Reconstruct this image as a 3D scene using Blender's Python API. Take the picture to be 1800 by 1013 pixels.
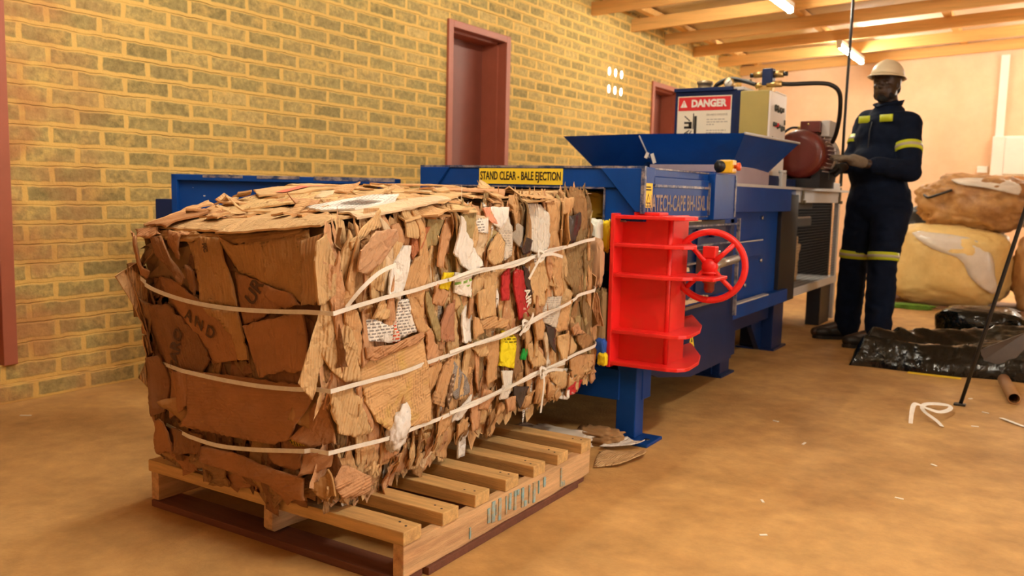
import bpy, bmesh, math, random
from mathutils import Vector, Matrix, noise as mn
from mathutils.geometry import delaunay_2d_cdt

S = bpy.context.scene
COL = S.collection
for o in list(bpy.data.objects):
    bpy.data.objects.remove(o)

# ------------------------------------------------------------------ camera
CAM_H = 0.93
YAW, PITCH, ROLL = 0.5555, 0.1097, 0.02323
fw = Vector((-math.sin(YAW) * math.cos(PITCH), math.cos(YAW) * math.cos(PITCH), -math.sin(PITCH)))
rt = Vector((math.cos(YAW), math.sin(YAW), 0))
up = rt.cross(fw)
rt2 = rt * math.cos(ROLL) + up * math.sin(ROLL)
up2 = up * math.cos(ROLL) - rt * math.sin(ROLL)
cd = bpy.data.cameras.new('camera')
cam = bpy.data.objects.new('camera', cd)
COL.objects.link(cam)
m = Matrix((rt2, up2, -fw)).transposed().to_4x4()
m.translation = (0, 0, CAM_H)
cam.matrix_world = m
cd.sensor_width = 36
cd.lens = 36 * 1529 / 1800
cd.clip_start = 0.05
cd.dof.use_dof = True
cd.dof.focus_distance = 2.3
cd.dof.aperture_fstop = 4.5
S.camera = cam

# ------------------------------------------------------------------ light
S.view_settings.view_transform = 'Standard'
S.view_settings.look = 'None'
S.view_settings.gamma = 1
S.view_settings.use_curve_mapping = False
S.view_settings.exposure = 0.52

W = bpy.data.worlds.new('world')
S.world = W
W.use_nodes = True
W.node_tree.nodes['Background'].inputs[0].default_value = (1, .85, .66, 1)
W.node_tree.nodes['Background'].inputs[1].default_value = 0.03


def area(name, loc, target, sx, sy, power, col):
    l = bpy.data.lights.new(name, 'AREA')
    l.shape = 'RECTANGLE'
    l.size, l.size_y, l.energy, l.color = sx, sy, power, col
    o = bpy.data.objects.new(name, l)
    COL.objects.link(o)
    o.location = loc
    o.rotation_euler = (Vector(target) - Vector(loc)).to_track_quat('-Z', 'Y').to_euler()
    return o


# soft fill from two added area lamps, unseen, at the right and far right
area('side_fill_lamp', (4.18, 2.6, 1.25), (-1.4, 2.4, 1.0), 1.7, 2.0, 40, (1, .95, .88))
area('back_fill_lamp', (.68, 11.60, 1.15), (.4, 4.0, 1.0), .8, 1.9, 60, (1, .88, .72))
# fluorescent tubes hang in two rows along the shed
TUBE_STRENGTH = 120
TUBE_COL = (1, .95, .80)
TUBES = [(-2.07, 1.9, .95), (-2.07, 4.7, .62), (-2.07, 7.15, 1), (-2.07, 10.35, 1), (.55, 1.75, 1.6), (.42, 10.35, 1)]   # x, y, relative output

# ------------------------------------------------------------------ helpers


def link(o):
    COL.objects.link(o)
    return o


WT = {}


def wt(o):
    return WT.get(o.name, Vector((0, 0, 0)))


class MB:
    """collects shapes given in world coordinates"""

    def __init__(s):
        s.bm = bmesh.new()

    def box(s, a, b, bev=0.0, rot=None, piv=None, mi=0):
        x0, y0, z0 = a
        x1, y1, z1 = b
        r = bmesh.ops.create_cube(s.bm, size=1)
        vs = r['verts']
        for v in vs:
            v.co = Vector(((v.co.x + .5) * (x1 - x0) + x0, (v.co.y + .5) * (y1 - y0) + y0, (v.co.z + .5) * (z1 - z0) + z0))
        fs = list({f for v in vs for f in v.link_faces})
        for f in fs:
            f.material_index = mi
        if bev:
            es = list({e for v in vs for e in v.link_edges})
            q = bmesh.ops.bevel(s.bm, geom=es, offset=bev, segments=2, affect='EDGES', profile=.6)
            vs = list({v for f in q['faces'] for v in f.verts} | {v for v in vs if v.is_valid})
            for f in q['faces']:
                f.material_index = mi
        if rot is not None:
            piv = Vector(piv) if piv is not None else Vector(((x0 + x1) / 2, (y0 + y1) / 2, (z0 + z1) / 2))
            for v in vs:
                v.co = piv + rot @ (v.co - piv)
        return vs

    def prism(s, pts, axis, a, b, bev=0.0, mi=0):
        """polygon pts (2D in the two other axes) extruded along axis from a to b"""
        def p3(p, t):
            q = [p[0], p[1]]
            q.insert(axis, t)
            return Vector(q)
        v0 = [s.bm.verts.new(p3(p, a)) for p in pts]
        v1 = [s.bm.verts.new(p3(p, b)) for p in pts]
        fs = [s.bm.faces.new(v0), s.bm.faces.new(list(reversed(v1)))]
        n = len(pts)
        for i in range(n):
            fs.append(s.bm.faces.new((v0[i], v1[i], v1[(i + 1) % n], v0[(i + 1) % n])))
        for f in fs:
            f.material_index = mi
        if bev:
            es = list({e for f in fs for e in f.edges})
            bmesh.ops.bevel(s.bm, geom=es, offset=bev, segments=2, affect='EDGES', profile=.6)

    def hexa(s, bot, top, mi=0):
        """bot, top: four corners each, same order"""
        b = [s.bm.verts.new(p) for p in bot]
        t = [s.bm.verts.new(p) for p in top]
        fs = [s.bm.faces.new(b[::-1]), s.bm.faces.new(t)]
        for i in range(len(b)):
            j = (i + 1) % len(b)
            fs.append(s.bm.faces.new((b[i], b[j], t[j], t[i])))
        for f in fs:
            f.material_index = mi
        return b + t

    def cyl(s, p0, p1, r0, r1=None, n=20, caps=True, mi=0):
        r1 = r0 if r1 is None else r1
        return s.lathe(p0, p1, [(0, r0), (1, r1)], n, caps, mi)

    def lathe(s, p0, p1, prof, n=20, caps=True, mi=0):
        """prof: (t along p0->p1 in 0..1, radius)"""
        p0, p1 = Vector(p0), Vector(p1)
        d = (p1 - p0)
        z = d.normalized()
        x = z.orthogonal().normalized()
        y = z.cross(x)
        rings = []
        for t, r in prof:
            c = p0 + d * t
            rings.append([s.bm.verts.new(c + (x * math.cos(2 * math.pi * k / n) + y * math.sin(2 * math.pi * k / n)) * max(r, 1e-4)) for k in range(n)])
        fs = []
        for a, b in zip(rings, rings[1:]):
            for k in range(n):
                fs.append(s.bm.faces.new((a[k], a[(k + 1) % n], b[(k + 1) % n], b[k])))
        if caps:
            fs.append(s.bm.faces.new(rings[0][::-1]))
            fs.append(s.bm.faces.new(rings[-1]))
        for f in fs:
            f.material_index = mi
            f.smooth = True
        return fs

    def tube(s, pts, r, n=10, closed=False, mi=0, radii=None):
        pts = [Vector(p) for p in pts]
        N = len(pts)
        rings = []
        prev = None
        for i, p in enumerate(pts):
            if closed:
                t = pts[(i + 1) % N] - pts[i - 1]
            else:
                t = pts[min(i + 1, N - 1)] - pts[max(i - 1, 0)]
            t.normalize()
            x = t.orthogonal().normalized() if prev is None else (prev - t * prev.dot(t)).normalized()
            prev = x
            y = t.cross(x)
            rr = radii[i] if radii else r
            rings.append([s.bm.verts.new(p + (x * math.cos(2 * math.pi * k / n) + y * math.sin(2 * math.pi * k / n)) * rr) for k in range(n)])
        fs = []
        M = N if closed else N - 1
        for i in range(M):
            a, b = rings[i], rings[(i + 1) % N]
            for k in range(n):
                fs.append(s.bm.faces.new((a[k], a[(k + 1) % n], b[(k + 1) % n], b[k])))
        if not closed:
            fs.append(s.bm.faces.new(rings[0][::-1]))
            fs.append(s.bm.faces.new(rings[-1]))
        for f in fs:
            f.smooth = True
            f.material_index = mi
        return fs

    def quad(s, *pts, mi=0):
        f = s.bm.faces.new([s.bm.verts.new(p) for p in pts])
        f.material_index = mi
        return f

    def ribbon(s, pts, nrm, w, t=.0012, mi=0):
        """flat strip through pts; nrm: outward normal per point (or one)"""
        pts = [Vector(p) for p in pts]
        N = len(pts)
        nr = [Vector(nrm)] * N if not isinstance(nrm, list) else [Vector(q) for q in nrm]
        rows = []
        for i, p in enumerate(pts):
            tg = (pts[min(i + 1, N - 1)] - pts[max(i - 1, 0)]).normalized()
            sd = tg.cross(nr[i]).normalized() * (w / 2)
            o = nr[i].normalized() * t
            rows.append([s.bm.verts.new(q) for q in (p - sd, p + sd, p + sd + o, p - sd + o)])
        fs = []
        for a, b in zip(rows, rows[1:]):
            for k in range(4):
                fs.append(s.bm.faces.new((a[k], b[k], b[(k + 1) % 4], a[(k + 1) % 4])))
        fs.append(s.bm.faces.new(rows[0]))
        fs.append(s.bm.faces.new(rows[-1][::-1]))
        for f in fs:
            f.material_index = mi

    def build(s, name, mat, parent=None, smooth=False, origin=None, norm=True):
        if norm:
            bmesh.ops.recalc_face_normals(s.bm, faces=s.bm.faces)
        if smooth:
            for f in s.bm.faces:
                f.smooth = True
        me = bpy.data.meshes.new(name)
        s.bm.to_mesh(me)
        s.bm.free()
        return mesh_obj(name, me, mat, parent, origin)


def mesh_obj(name, me, mat, parent=None, origin=None):
    """me in world coordinates"""
    for q in (mat if isinstance(mat, (list, tuple)) else [mat]):
        me.materials.append(q)
    o = bpy.data.objects.new(name, me)
    link(o)
    if parent is not None:
        o.parent = parent
        o.location = -wt(parent)
        WT[o.name] = Vector((0, 0, 0))
    else:
        if origin is None:
            cs = [v.co for v in me.vertices]
            lo = [min(c[i] for c in cs) for i in range(3)]
            hi = [max(c[i] for c in cs) for i in range(3)]
            origin = ((lo[0] + hi[0]) / 2, (lo[1] + hi[1]) / 2, lo[2])
        origin = Vector(origin)
        me.transform(Matrix.Translation(-origin))
        o.location = origin
        WT[o.name] = origin.copy()
    return o


def thing(name, label, cat, loc, group=None):
    o = bpy.data.objects.new(name, None)
    link(o)
    o.empty_display_size = .1
    o.location = loc
    WT[o.name] = Vector(loc)
    return tag(o, label, cat, group)


def tag(o, label=None, cat=None, group=None, kind=None):
    if label:
        o['label'] = label
    if cat:
        o['category'] = cat
    if group:
        o['group'] = group
    if kind:
        o['kind'] = kind
    return o


def struct(o):
    o['kind'] = 'structure'
    return o


def text_mesh(s, size, loc, xdir, ydir, depth=.0012, bold=0.0, squeeze=1.0, spacing=1.0, width=None):
    """lettering as a mesh in world coordinates: loc = middle of the word"""
    c = bpy.data.curves.new('letters', 'FONT')
    c.body = s
    c.size = size
    c.align_x = 'CENTER'
    c.align_y = 'CENTER'
    c.extrude = depth / 2
    c.offset = bold
    c.space_character = spacing
    c.resolution_u = 3
    o = bpy.data.objects.new('letters', c)
    link(o)
    dg = bpy.context.evaluated_depsgraph_get()
    me = bpy.data.meshes.new_from_object(o.evaluated_get(dg))
    bpy.data.objects.remove(o)
    bpy.data.curves.remove(c)
    xs = [v.co.x for v in me.vertices]
    k = squeeze if width is None else width / max(1e-6, max(xs) - min(xs))
    xd, yd = Vector(xdir).normalized(), Vector(ydir).normalized()
    zd = xd.cross(yd)
    L = Vector(loc)
    for v in me.vertices:
        v.co = L + xd * (v.co.x * k) + yd * v.co.y + zd * v.co.z
    me.materials.clear()
    return me


# ------------------------------------------------------------------ materials
def M(name, col, rough=.6, metal=0.0, var=.12, scale=6, bump=.0, bscale=40, col2=None, mix_scale=4, mix_lo=.45, mix_hi=.6,
      spec=.5, coord='Object', emit=None, estr=0, stretch=(1, 1, 1), coat=0, trans=0, detail=5):
    mt = bpy.data.materials.new(name)
    mt.use_nodes = True
    nt = mt.node_tree
    N, L = nt.nodes, nt.links
    b = N['Principled BSDF']
    b.inputs['Roughness'].default_value = rough
    b.inputs['Metallic'].default_value = metal
    b.inputs['Specular IOR Level'].default_value = spec
    b.inputs['Coat Weight'].default_value = coat
    b.inputs['Transmission Weight'].default_value = trans
    tc = N.new('ShaderNodeTexCoord')
    mp = N.new('ShaderNodeMapping')
    mp.inputs['Scale'].default_value = stretch
    L.new(tc.outputs[coord], mp.inputs[0])
    oi = N.new('ShaderNodeObjectInfo')
    add = N.new('ShaderNodeVectorMath')
    add.operation = 'ADD'
    L.new(mp.outputs[0], add.inputs[0])
    sc = N.new('ShaderNodeMath')
    sc.operation = 'MULTIPLY'
    sc.inputs[1].default_value = 37.0
    L.new(oi.outputs['Random'], sc.inputs[0])
    L.new(sc.outputs[0], add.inputs[1])
    nz = N.new('ShaderNodeTexNoise')
    nz.inputs['Scale'].default_value = scale
    nz.inputs['Detail'].default_value = detail
    nz.inputs['Roughness'].default_value = .65
    L.new(add.outputs[0], nz.inputs['Vector'])
    mr = N.new('ShaderNodeMapRange')
    mr.inputs['From Min'].default_value = .25
    mr.inputs['From Max'].default_value = .75
    mr.inputs['To Min'].default_value = 1 - var
    mr.inputs['To Max'].default_value = 1 + var
    L.new(nz.outputs['Fac'], mr.inputs['Value'])
    rgb = N.new('ShaderNodeRGB')
    rgb.outputs[0].default_value = (*col, 1)
    cur = rgb.outputs[0]
    if col2:
        n2 = N.new('ShaderNodeTexNoise')
        n2.inputs['Scale'].default_value = mix_scale
        n2.inputs['Detail'].default_value = 6
        n2.inputs['Roughness'].default_value = .7
        L.new(add.outputs[0], n2.inputs['Vector'])
        m2 = N.new('ShaderNodeMapRange')
        m2.inputs['From Min'].default_value = mix_lo
        m2.inputs['From Max'].default_value = mix_hi
        L.new(n2.outputs['Fac'], m2.inputs['Value'])
        mx = N.new('ShaderNodeMix')
        mx.data_type = 'RGBA'
        L.new(m2.outputs[0], mx.inputs[0])
        L.new(cur, mx.inputs[6])
        mx.inputs[7].default_value = (*col2, 1)
        cur = mx.outputs[2]
    vm = N.new('ShaderNodeVectorMath')
    vm.operation = 'SCALE'
    L.new(cur, vm.inputs[0])
    L.new(mr.outputs[0], vm.inputs['Scale'])
    L.new(vm.outputs[0], b.inputs['Base Color'])
    if bump:
        n3 = N.new('ShaderNodeTexNoise')
        n3.inputs['Scale'].default_value = bscale
        n3.inputs['Detail'].default_value = 4
        L.new(add.outputs[0], n3.inputs['Vector'])
        bp = N.new('ShaderNodeBump')
        bp.inputs['Strength'].default_value = bump
        bp.inputs['Distance'].default_value = .01
        L.new(n3.outputs['Fac'], bp.inputs['Height'])
        L.new(bp.outputs[0], b.inputs['Normal'])
    if emit:
        b.inputs['Emission Color'].default_value = (*emit, 1)
        b.inputs['Emission Strength'].default_value = estr
    return mt


def card(name, col, corr=.25, var=.16, prints=None, pscale=60, pcol=(.05, .035, .02), pcover=.5, stain=None, pvert=False, crease=1.0):
    """cardboard / paper: UV in metres, corrugation ribs along V, optional rows of faint print"""
    mt = M(name, col, rough=.8, var=var, scale=9, coord='UV', spec=.25, col2=stain, mix_scale=6, mix_lo=.52, mix_hi=.75)
    nt = mt.node_tree
    N, L = nt.nodes, nt.links
    b = N['Principled BSDF']
    tc = [n for n in N if n.type == 'TEX_COORD'][0]
    wv = N.new('ShaderNodeTexWave')
    wv.bands_direction = 'X'
    wv.inputs['Scale'].default_value = 38
    wv.inputs['Distortion'].default_value = .15
    wv.inputs['Detail'].default_value = 1
    L.new(tc.outputs['UV'], wv.inputs['Vector'])
    nz = N.new('ShaderNodeTexNoise')
    nz.inputs['Scale'].default_value = 22
    nz.inputs['Detail'].default_value = 6
    L.new(tc.outputs['UV'], nz.inputs['Vector'])
    # creases: crumple lines along the edges of a stretched cell pattern
    cm = N.new('ShaderNodeMapping')
    cm.inputs['Scale'].default_value = (1.0, .45, 1)
    L.new(tc.outputs['UV'], cm.inputs[0])
    wa = N.new('ShaderNodeVectorMath')
    wa.operation = 'MULTIPLY_ADD'
    wa.inputs[1].default_value = (.05, .05, 0)
    L.new(nz.outputs['Color'], wa.inputs[0])
    L.new(cm.outputs[0], wa.inputs[2])
    vo = N.new('ShaderNodeTexVoronoi')
    vo.feature = 'DISTANCE_TO_EDGE'
    vo.inputs['Scale'].default_value = 30
    L.new(wa.outputs[0], vo.inputs['Vector'])
    vr = N.new('ShaderNodeMapRange')
    vr.inputs['From Max'].default_value = .22
    vr.inputs['To Max'].default_value = crease
    L.new(vo.outputs['Distance'], vr.inputs['Value'])
    ad = N.new('ShaderNodeMath')
    ad.operation = 'ADD'
    L.new(nz.outputs['Fac'], ad.inputs[0])
    L.new(vr.outputs[0], ad.inputs[1])
    mx = N.new('ShaderNodeMath')
    mx.operation = 'MULTIPLY_ADD'
    mx.inputs[1].default_value = corr
    L.new(wv.outputs['Fac'], mx.inputs[0])
    L.new(ad.outputs[0], mx.inputs[2])
    bp = N.new('ShaderNodeBump')
    bp.inputs['Strength'].default_value = .7
    bp.inputs['Distance'].default_value = .006
    L.new(mx.outputs[0], bp.inputs['Height'])
    L.new(bp.outputs[0], b.inputs['Normal'])
    if prints:
        # rows of short dashes, broken up: reads as a block of small print
        mp = N.new('ShaderNodeMapping')
        L.new(tc.outputs['UV'], mp.inputs[0])
        if pvert:
            mp.inputs['Rotation'].default_value = (0, 0, math.pi / 2)
        br = N.new('ShaderNodeTexBrick')
        br.inputs['Scale'].default_value = pscale
        br.inputs['Brick Width'].default_value = .9
        br.inputs['Row Height'].default_value = .42
        br.inputs['Mortar Size'].default_value = .13
        br.inputs['Mortar Smooth'].default_value = .3
        br.offset = .37
        L.new(mp.outputs[0], br.inputs['Vector'])
        n4 = N.new('ShaderNodeTexNoise')
        n4.inputs['Scale'].default_value = 16
        n4.inputs['Detail'].default_value = 1
        L.new(tc.outputs['UV'], n4.inputs['Vector'])
        gt = N.new('ShaderNodeMath')
        gt.operation = 'LESS_THAN'
        gt.inputs[1].default_value = pcover
        L.new(n4.outputs['Fac'], gt.inputs[0])
        inv = N.new('ShaderNodeMath')
        inv.operation = 'SUBTRACT'
        inv.inputs[0].default_value = 1
        L.new(br.outputs['Fac'], inv.inputs[1])
        ml = N.new('ShaderNodeMath')
        ml.operation = 'MULTIPLY'
        L.new(inv.outputs[0], ml.inputs[0])
        L.new(gt.outputs[0], ml.inputs[1])
        ms = N.new('ShaderNodeMath')
        ms.operation = 'MULTIPLY'
        ms.inputs[1].default_value = prints
        L.new(ml.outputs[0], ms.inputs[0])
        old = b.inputs['Base Color'].links[0].from_socket
        mc = N.new('ShaderNodeMix')
        mc.data_type = 'RGBA'
        L.new(ms.outputs[0], mc.inputs[0])
        L.new(old, mc.inputs[6])
        mc.inputs[7].default_value = (*pcol, 1)
        L.new(mc.outputs[2], b.inputs['Base Color'])
    return mt


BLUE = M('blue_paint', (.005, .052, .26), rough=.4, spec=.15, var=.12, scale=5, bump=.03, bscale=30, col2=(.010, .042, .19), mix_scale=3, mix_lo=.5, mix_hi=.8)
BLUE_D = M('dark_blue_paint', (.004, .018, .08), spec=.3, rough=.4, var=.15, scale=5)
BLACK_M = M('black_metal', (.008, .009, .014), rough=.5)
EDGE = M('worn_steel_edge', (.34, .30, .30), rough=.4, metal=.3, var=.4, scale=30, col2=(.03, .06, .16), mix_scale=22, mix_lo=.42, mix_hi=.58)
RED = M('red_paint', (.80, .018, .016), rough=.42, var=.1, scale=5, bump=.05, bscale=20, col2=(.62, .045, .02), mix_scale=5, mix_lo=.5, mix_hi=.8)
STEEL = M('bare_steel', (.5, .48, .46), rough=.33, metal=.9, var=.15)
GREYP = M('light_grey_paint', (.55, .54, .53), rough=.45, var=.08)
YELLOW = M('yellow_sticker', (.94, .66, .035), rough=.5, var=.05)
BLACK_INK = M('black_ink', (.012, .010, .008), rough=.6)
WHITE_INK = M('white_ink', (.8, .76, .66), rough=.6, var=.04)
RED_INK = M('red_ink', (.66, .02, .025), rough=.5, var=.04)
OLIVE = M('olive_beige_steel', (.42, .34, .10), rough=.5, var=.06)
MAROON = M('dark_red_motor_paint', (.12, .014, .010), rough=.35, var=.15, coat=.2)
RUBBER = M('black_rubber', (.010, .010, .010), rough=.45)
BRASS = M('brass', (.55, .38, .14), rough=.35, metal=.85)
WOOD = M('rough_sawn_pine', (.64, .40, .155), rough=.8, var=.32, scale=7, bump=.25, bscale=60, coord='Object', stretch=(.6, 8, 8), col2=(.42, .23, .09), mix_scale=3, mix_lo=.5, mix_hi=.8)
WOOD_Y = M('rough_sawn_pine_rail', (.64, .40, .20), rough=.8, var=.30, scale=7, bump=.25, bscale=60, coord='Object', stretch=(8, .6, 8), col2=(.42, .20, .09), mix_scale=3, mix_lo=.48, mix_hi=.75)
WOOD_R = M('stained_red_board', (.16, .055, .03), rough=.8, var=.25, scale=7, bump=.2, bscale=60, stretch=(.6, 8, 8))
BEAM = M('roof_timber', (.74, .41, .13), rough=.75, var=.2, scale=5, bump=.1, bscale=30, stretch=(.5, 9, 9), col2=(.56, .27, .08), mix_scale=2.5, mix_lo=.55, mix_hi=.8)
FRAME_RED = M('red_oxide_frame', (.36, .10, .055), rough=.5, var=.1)
LEAF_RED = M('dark_red_door_paint', (.19, .045, .025), rough=.5, var=.1)
STRAP = M('white_polyester_strap', (.80, .76, .68), rough=.55, var=.1, scale=60, bump=.1, bscale=200)
# ================================================================== room
WX, BY = -3.69, 11.62
RX, FY = 4.2, -1.6          # unseen right side and near end


def brick_material():
    mt = bpy.data.materials.new('face_brick_wall')
    mt.use_nodes = True
    nt = mt.node_tree
    N, L = nt.nodes, nt.links
    b = N['Principled BSDF']
    b.inputs['Roughness'].default_value = .85
    b.inputs['Specular IOR Level'].default_value = .25
    tc = N.new('ShaderNodeTexCoord')
    sp = N.new('ShaderNodeSeparateXYZ')
    L.new(tc.outputs['Object'], sp.inputs[0])
    cb = N.new('ShaderNodeCombineXYZ')
    L.new(sp.outputs['Y'], cb.inputs['X'])
    L.new(sp.outputs['Z'], cb.inputs['Y'])
    # ragged brick outlines
    wn = N.new('ShaderNodeTexNoise')
    wn.inputs['Scale'].default_value = 17
    wn.inputs['Detail'].default_value = 4
    L.new(cb.outputs[0], wn.inputs['Vector'])
    ws = N.new('ShaderNodeVectorMath')
    ws.operation = 'SUBTRACT'
    ws.inputs[1].default_value = (.5, .5, .5)
    L.new(wn.outputs['Color'], ws.inputs[0])
    wk = N.new('ShaderNodeVectorMath')
    wk.operation = 'SCALE'
    wk.inputs['Scale'].default_value = .018
    L.new(ws.outputs[0], wk.inputs[0])
    wa = N.new('ShaderNodeVectorMath')
    wa.operation = 'ADD'
    L.new(cb.outputs[0], wa.inputs[0])
    L.new(wk.outputs[0], wa.inputs[1])

    def bricktex(vec, mortar, smooth):
        br = N.new('ShaderNodeTexBrick')
        br.inputs['Scale'].default_value = 1
        br.inputs['Brick Width'].default_value = .24
        br.inputs['Row Height'].default_value = .0836
        br.inputs['Mortar Size'].default_value = mortar
        br.inputs['Mortar Smooth'].default_value = smooth
        br.inputs['Bias'].default_value = 0
        br.offset = .5
        br.inputs['Color1'].default_value = (0, 0, 0, 1)
        br.inputs['Color2'].default_value = (1, 1, 1, 1)
        br.inputs['Mortar'].default_value = (.5, .5, .5, 1)
        L.new(vec, br.inputs['Vector'])
        return br
    br = bricktex(wa.outputs[0], .0165, .45)
    # per-brick tone
    cr = N.new('ShaderNodeValToRGB')
    e = cr.color_ramp.elements
    e[0].position, e[0].color = 0, (.30, .225, .085, 1)
    e[1].position, e[1].color = 1, (.60, .42, .15, 1)
    for p, c in ((.3, (.40, .30, .11, 1)), (.55, (.48, .345, .125, 1)), (.75, (.35, .26, .10, 1))):
        k = e.new(p)
        k.color = c
    L.new(br.outputs['Color'], cr.inputs[0])
    # blotches and pits
    n1 = N.new('ShaderNodeTexNoise')
    n1.inputs['Scale'].default_value = 28
    n1.inputs['Detail'].default_value = 8
    n1.inputs['Roughness'].default_value = .7
    L.new(cb.outputs[0], n1.inputs['Vector'])
    m1 = N.new('ShaderNodeMapRange')
    m1.inputs['From Min'].default_value = .3
    m1.inputs['From Max'].default_value = .7
    m1.inputs['To Min'].default_value = .55
    m1.inputs['To Max'].default_value = 1.35
    L.new(n1.outputs['Fac'], m1.inputs['Value'])
    v1 = N.new('ShaderNodeVectorMath')
    v1.operation = 'SCALE'
    L.new(cr.outputs[0], v1.inputs[0])
    L.new(m1.outputs[0], v1.inputs['Scale'])
    # mortar smeared over the faces
    n2 = N.new('ShaderNodeTexNoise')
    n2.inputs['Scale'].default_value = 7
    n2.inputs['Detail'].default_value = 7
    n2.inputs['Roughness'].default_value = .75
    L.new(cb.outputs[0], n2.inputs['Vector'])
    m2 = N.new('ShaderNodeMapRange')
    m2.inputs['From Min'].default_value = .5
    m2.inputs['From Max'].default_value = .72
    m2.inputs['To Max'].default_value = .75
    L.new(n2.outputs['Fac'], m2.inputs['Value'])
    mxf = N.new('ShaderNodeMath')
    mxf.operation = 'MAXIMUM'
    L.new(br.outputs['Fac'], mxf.inputs[0])
    L.new(m2.outputs[0], mxf.inputs[1])
    mx = N.new('ShaderNodeMix')
    mx.data_type = 'RGBA'
    L.new(mxf.outputs[0], mx.inputs[0])
    L.new(v1.outputs[0], mx.inputs[6])
    mx.inputs[7].default_value = (.74, .47, .135, 1)
    # struck joint: bump groove low in each bed joint, its shadow line painted dark
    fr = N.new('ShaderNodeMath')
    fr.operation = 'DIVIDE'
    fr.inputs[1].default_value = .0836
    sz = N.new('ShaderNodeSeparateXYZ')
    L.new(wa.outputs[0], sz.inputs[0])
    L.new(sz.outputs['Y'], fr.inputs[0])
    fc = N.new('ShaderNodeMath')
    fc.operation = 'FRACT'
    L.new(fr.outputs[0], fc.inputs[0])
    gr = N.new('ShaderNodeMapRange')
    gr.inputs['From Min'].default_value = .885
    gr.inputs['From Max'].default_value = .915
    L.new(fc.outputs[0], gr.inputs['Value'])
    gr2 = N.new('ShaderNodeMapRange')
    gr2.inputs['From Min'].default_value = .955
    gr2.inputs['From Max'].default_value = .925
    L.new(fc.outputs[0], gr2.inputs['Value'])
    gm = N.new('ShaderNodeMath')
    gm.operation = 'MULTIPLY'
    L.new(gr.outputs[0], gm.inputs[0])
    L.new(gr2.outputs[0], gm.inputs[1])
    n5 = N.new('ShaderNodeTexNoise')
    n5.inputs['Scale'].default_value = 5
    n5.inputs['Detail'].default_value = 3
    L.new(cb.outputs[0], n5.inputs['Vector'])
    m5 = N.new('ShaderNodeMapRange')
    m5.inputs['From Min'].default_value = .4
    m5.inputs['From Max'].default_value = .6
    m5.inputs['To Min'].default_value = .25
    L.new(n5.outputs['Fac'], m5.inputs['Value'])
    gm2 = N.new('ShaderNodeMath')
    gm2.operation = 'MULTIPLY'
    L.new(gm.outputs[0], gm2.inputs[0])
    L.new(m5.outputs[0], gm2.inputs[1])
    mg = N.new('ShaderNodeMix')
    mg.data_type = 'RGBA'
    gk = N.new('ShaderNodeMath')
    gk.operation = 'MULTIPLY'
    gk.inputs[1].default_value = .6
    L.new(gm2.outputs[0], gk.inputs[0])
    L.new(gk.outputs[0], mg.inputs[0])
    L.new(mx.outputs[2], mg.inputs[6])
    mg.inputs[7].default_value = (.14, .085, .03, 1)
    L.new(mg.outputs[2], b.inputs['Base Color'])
    # red oxide overspray from painting the door frame
    ov = N.new('ShaderNodeMapRange')
    ov.inputs['From Min'].default_value = 2.55
    ov.inputs['From Max'].default_value = 1.98
    ov.inputs['To Max'].default_value = .75
    L.new(sp.outputs['Y'], ov.inputs['Value'])
    ng = N.new('ShaderNodeMapRange')
    ng.inputs['From Min'].default_value = .38
    ng.inputs['From Max'].default_value = .62
    L.new(n5.outputs['Fac'], ng.inputs['Value'])
    om = N.new('ShaderNodeMath')
    om.operation = 'MULTIPLY'
    L.new(ov.outputs[0], om.inputs[0])
    L.new(ng.outputs[0], om.inputs[1])
    mo_ = N.new('ShaderNodeMix')
    mo_.data_type = 'RGBA'
    L.new(om.outputs[0], mo_.inputs[0])
    L.new(mg.outputs[2], mo_.inputs[6])
    mo_.inputs[7].default_value = (.46, .19, .075, 1)
    L.new(mo_.outputs[2], b.inputs['Base Color'])
    # height
    h1 = N.new('ShaderNodeMath')
    h1.operation = 'MULTIPLY_ADD'
    h1.inputs[1].default_value = -.25
    L.new(br.outputs['Fac'], h1.inputs[0])
    L.new(n1.outputs['Fac'], h1.inputs[2])
    h2 = N.new('ShaderNodeMath')
    h2.operation = 'MULTIPLY_ADD'
    h2.inputs[1].default_value = -.9
    L.new(gm2.outputs[0], h2.inputs[0])
    L.new(h1.outputs[0], h2.inputs[2])
    bp = N.new('ShaderNodeBump')
    bp.inputs['Strength'].default_value = .8
    bp.inputs['Distance'].default_value = .008
    L.new(h2.outputs[0], bp.inputs['Height'])
    L.new(bp.outputs[0], b.inputs['Normal'])
    return mt


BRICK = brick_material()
FLOOR = M('dusty_concrete', (.56, .325, .115), rough=.7, var=.20, scale=11, bump=.2, bscale=90, col2=(.38, .20, .065), mix_scale=1.5, mix_lo=.42, mix_hi=.66, spec=.3, detail=8)
PLASTER = M('peach_plaster', (.82, .55, .35), rough=.9, var=.08, scale=3, bump=.05, bscale=30, col2=(.86, .62, .43), mix_scale=1.6, mix_lo=.4, mix_hi=.7)
SHEET = M('roof_sheet_metal', (.80, .70, .56), rough=.5, metal=.0, var=.12, scale=3)

DOORS = [(5.03, 5.80, 2.10, 0), (8.64, 9.42, 2.10, 0), (.95, 1.955, 2.35, .16)]   # y0, y1, top, bottom


def wall_left():
    mb = MB()
    t = .24
    ds = sorted(DOORS)
    y = FY
    for (a, b, top, bot) in ds:
        mb.box((WX - t, y, 0), (WX, a, 2.95))
        mb.box((WX - t, a, top), (WX, b, 2.95))
        if bot > 0:
            mb.box((WX - t, a, 0), (WX, b, bot))
        y = b
    mb.box((WX - t, y, 0), (WX, BY + .2, 2.95))
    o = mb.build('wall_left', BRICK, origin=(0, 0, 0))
    struct(o)


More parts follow.
